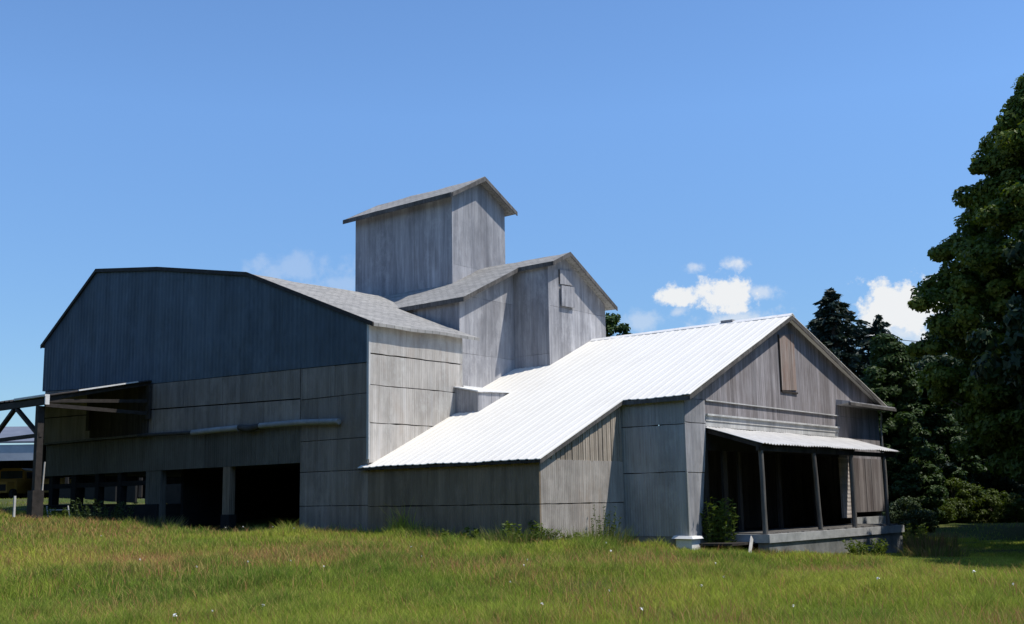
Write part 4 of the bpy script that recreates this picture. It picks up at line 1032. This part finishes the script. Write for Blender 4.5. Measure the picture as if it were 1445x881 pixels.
# wires
def wire(u0, v0, u1, v1, D, label):
    a_, b_ = CAMP + ray(u0, v0) * D, CAMP + ray(u1, v1) * D
    pts = [a_ + (b_ - a_) * t - np.array([0, 0, 1.2 * 4*t*(1-t)]) for t in np.linspace(0, 1, 14)]
    mb = MB(); mb.tube(pts, .035, 5); tag(mb.build('utility_wire', M['rubber']), label, 'wire', 'utility wires behind the trees')
wire(1170, 462, 1470, 470, 105, 'upper thin utility wire between spruce and maple')
wire(1170, 476, 1470, 484, 105, 'lower thin utility wire between spruce and maple')

# ------------------------------------------------------------------ light and sky
SUN = Vector((.50, .25, 1.0)).normalized()
ld = bpy.data.lights.new('sun', 'SUN'); ld.energy = 5.0; ld.angle = math.radians(.53); ld.color = (1.0, .945, .86)
lo = bpy.data.objects.new('sun', ld); COL.objects.link(lo); lo.location = (30, 10, 60)
lo.rotation_euler = (-SUN).to_track_quat('-Z', 'Y').to_euler()
wd = bpy.data.worlds.new('World'); S.world = wd; wd.use_nodes = True
nt = wd.node_tree; nt.nodes.clear()
sky = nt.nodes.new('ShaderNodeTexSky'); sky.sky_type = 'NISHITA'; sky.sun_disc = False
sky.sun_elevation = math.asin(SUN.z); sky.sun_rotation = math.atan2(SUN.x, SUN.y)
sky.air_density = 1.0; sky.dust_density = .1; sky.ozone_density = 2.6; sky.altitude = 100
tc = nt.nodes.new('ShaderNodeTexCoord'); dirn = tc.outputs['Generated']
def vdot(v):
    n = nt.nodes.new('ShaderNodeVectorMath'); n.operation = 'DOT_PRODUCT'; nt.links.new(dirn, n.inputs[0]); n.inputs[1].default_value = v; return n.outputs['Value']
nz = N(nt, 'ShaderNodeTexNoise', Scale=46.0, Detail=10.0, Roughness=.62); nt.links.new(dirn, nz.inputs['Vector'])
nzs = N(nt, 'ShaderNodeTexNoise', Scale=11.0, Detail=6.0, Roughness=.6); nt.links.new(dirn, nzs.inputs['Vector'])
total = None
CLOUDS = [(950, 419, 34, 20, 1.0), (1022, 420, 60, 34, 1.0), (1070, 412, 40, 18, .55), (1040, 452, 85, 22, .6), (1043, 370, 24, 13, .75), (982, 376, 20, 10, .55), (958, 440, 22, 12, .5),
          (1275, 434, 78, 40, 1.15), (1250, 470, 80, 30, .7), (425, 380, 110, 26, .2), (480, 402, 80, 22, .2), (905, 452, 60, 20, .35)]
for (u, vv, hw, hh, st) in CLOUDS:
    c0 = ray(u, vv); c0 = c0 / np.linalg.norm(c0)
    rx = np.cross(c0, (0, 0, 1)); rx /= np.linalg.norm(rx); uy = np.cross(rx, c0)
    dx = math_n(nt, 'DIVIDE', vdot(rx), hw / FPX); dy = math_n(nt, 'DIVIDE', vdot(uy), hh / FPX)
    r2 = math_n(nt, 'ADD', math_n(nt, 'MULTIPLY', dx, dx), math_n(nt, 'MULTIPLY', dy, dy))
    fall = math_n(nt, 'SUBTRACT', 1.0, math_n(nt, 'SQRT', r2))
    fall = math_n(nt, 'MULTIPLY_ADD', math_n(nt, 'SUBTRACT', nz.outputs[0], .5), 3.4, math_n(nt, 'MULTIPLY', fall, 1.3))
    front = math_n(nt, 'GREATER_THAN', vdot(c0), .8)
    mr_ = nt.nodes.new('ShaderNodeMapRange'); mr_.interpolation_type = 'SMOOTHSTEP'; nt.links.new(fall, mr_.inputs[0])
    mr_.inputs[1].default_value = .05; mr_.inputs[2].default_value = .62 if st > .8 else 1.15; mr_.inputs[3].default_value = 0; mr_.inputs[4].default_value = min(st, 1)
    val = math_n(nt, 'MULTIPLY', mr_.outputs[0], front)
    total = val if total is None else math_n(nt, 'MAXIMUM', total, val)
SKY_STRENGTH = .125
tint = mix(nt, 1.0, sky.outputs[0], (.84, 1.05, 1.25), 'MULTIPLY')
sepd = nt.nodes.new('ShaderNodeSeparateXYZ'); nt.links.new(dirn, sepd.inputs[0])
ramp = nt.nodes.new('ShaderNodeMapRange'); nt.links.new(sepd.outputs[2], ramp.inputs[0])
ramp.inputs[1].default_value = .05; ramp.inputs[2].default_value = .34; ramp.inputs[3].default_value = .72; ramp.inputs[4].default_value = 1.22
gr = N(nt, 'ShaderNodeHueSaturation'); nt.links.new(tint, gr.inputs['Color']); nt.links.new(ramp.outputs[0], gr.inputs['Value'])
tint = gr.outputs[0]
cl = mix(nt, total, tint, (6.9, 7.05, 7.2))
bg = N(nt, 'ShaderNodeBackground', Strength=SKY_STRENGTH); nt.links.new(cl, bg.inputs[0])
wo = nt.nodes.new('ShaderNodeOutputWorld'); nt.links.new(bg.outputs[0], wo.inputs[0])
S.view_settings.view_transform = 'Standard'; S.view_settings.look = 'None'; S.view_settings.gamma = 1
S.view_settings.exposure = 0.0
S.cycles.max_bounces = 6; S.cycles.transparent_max_bounces = 4
S.cycles.use_denoising = True
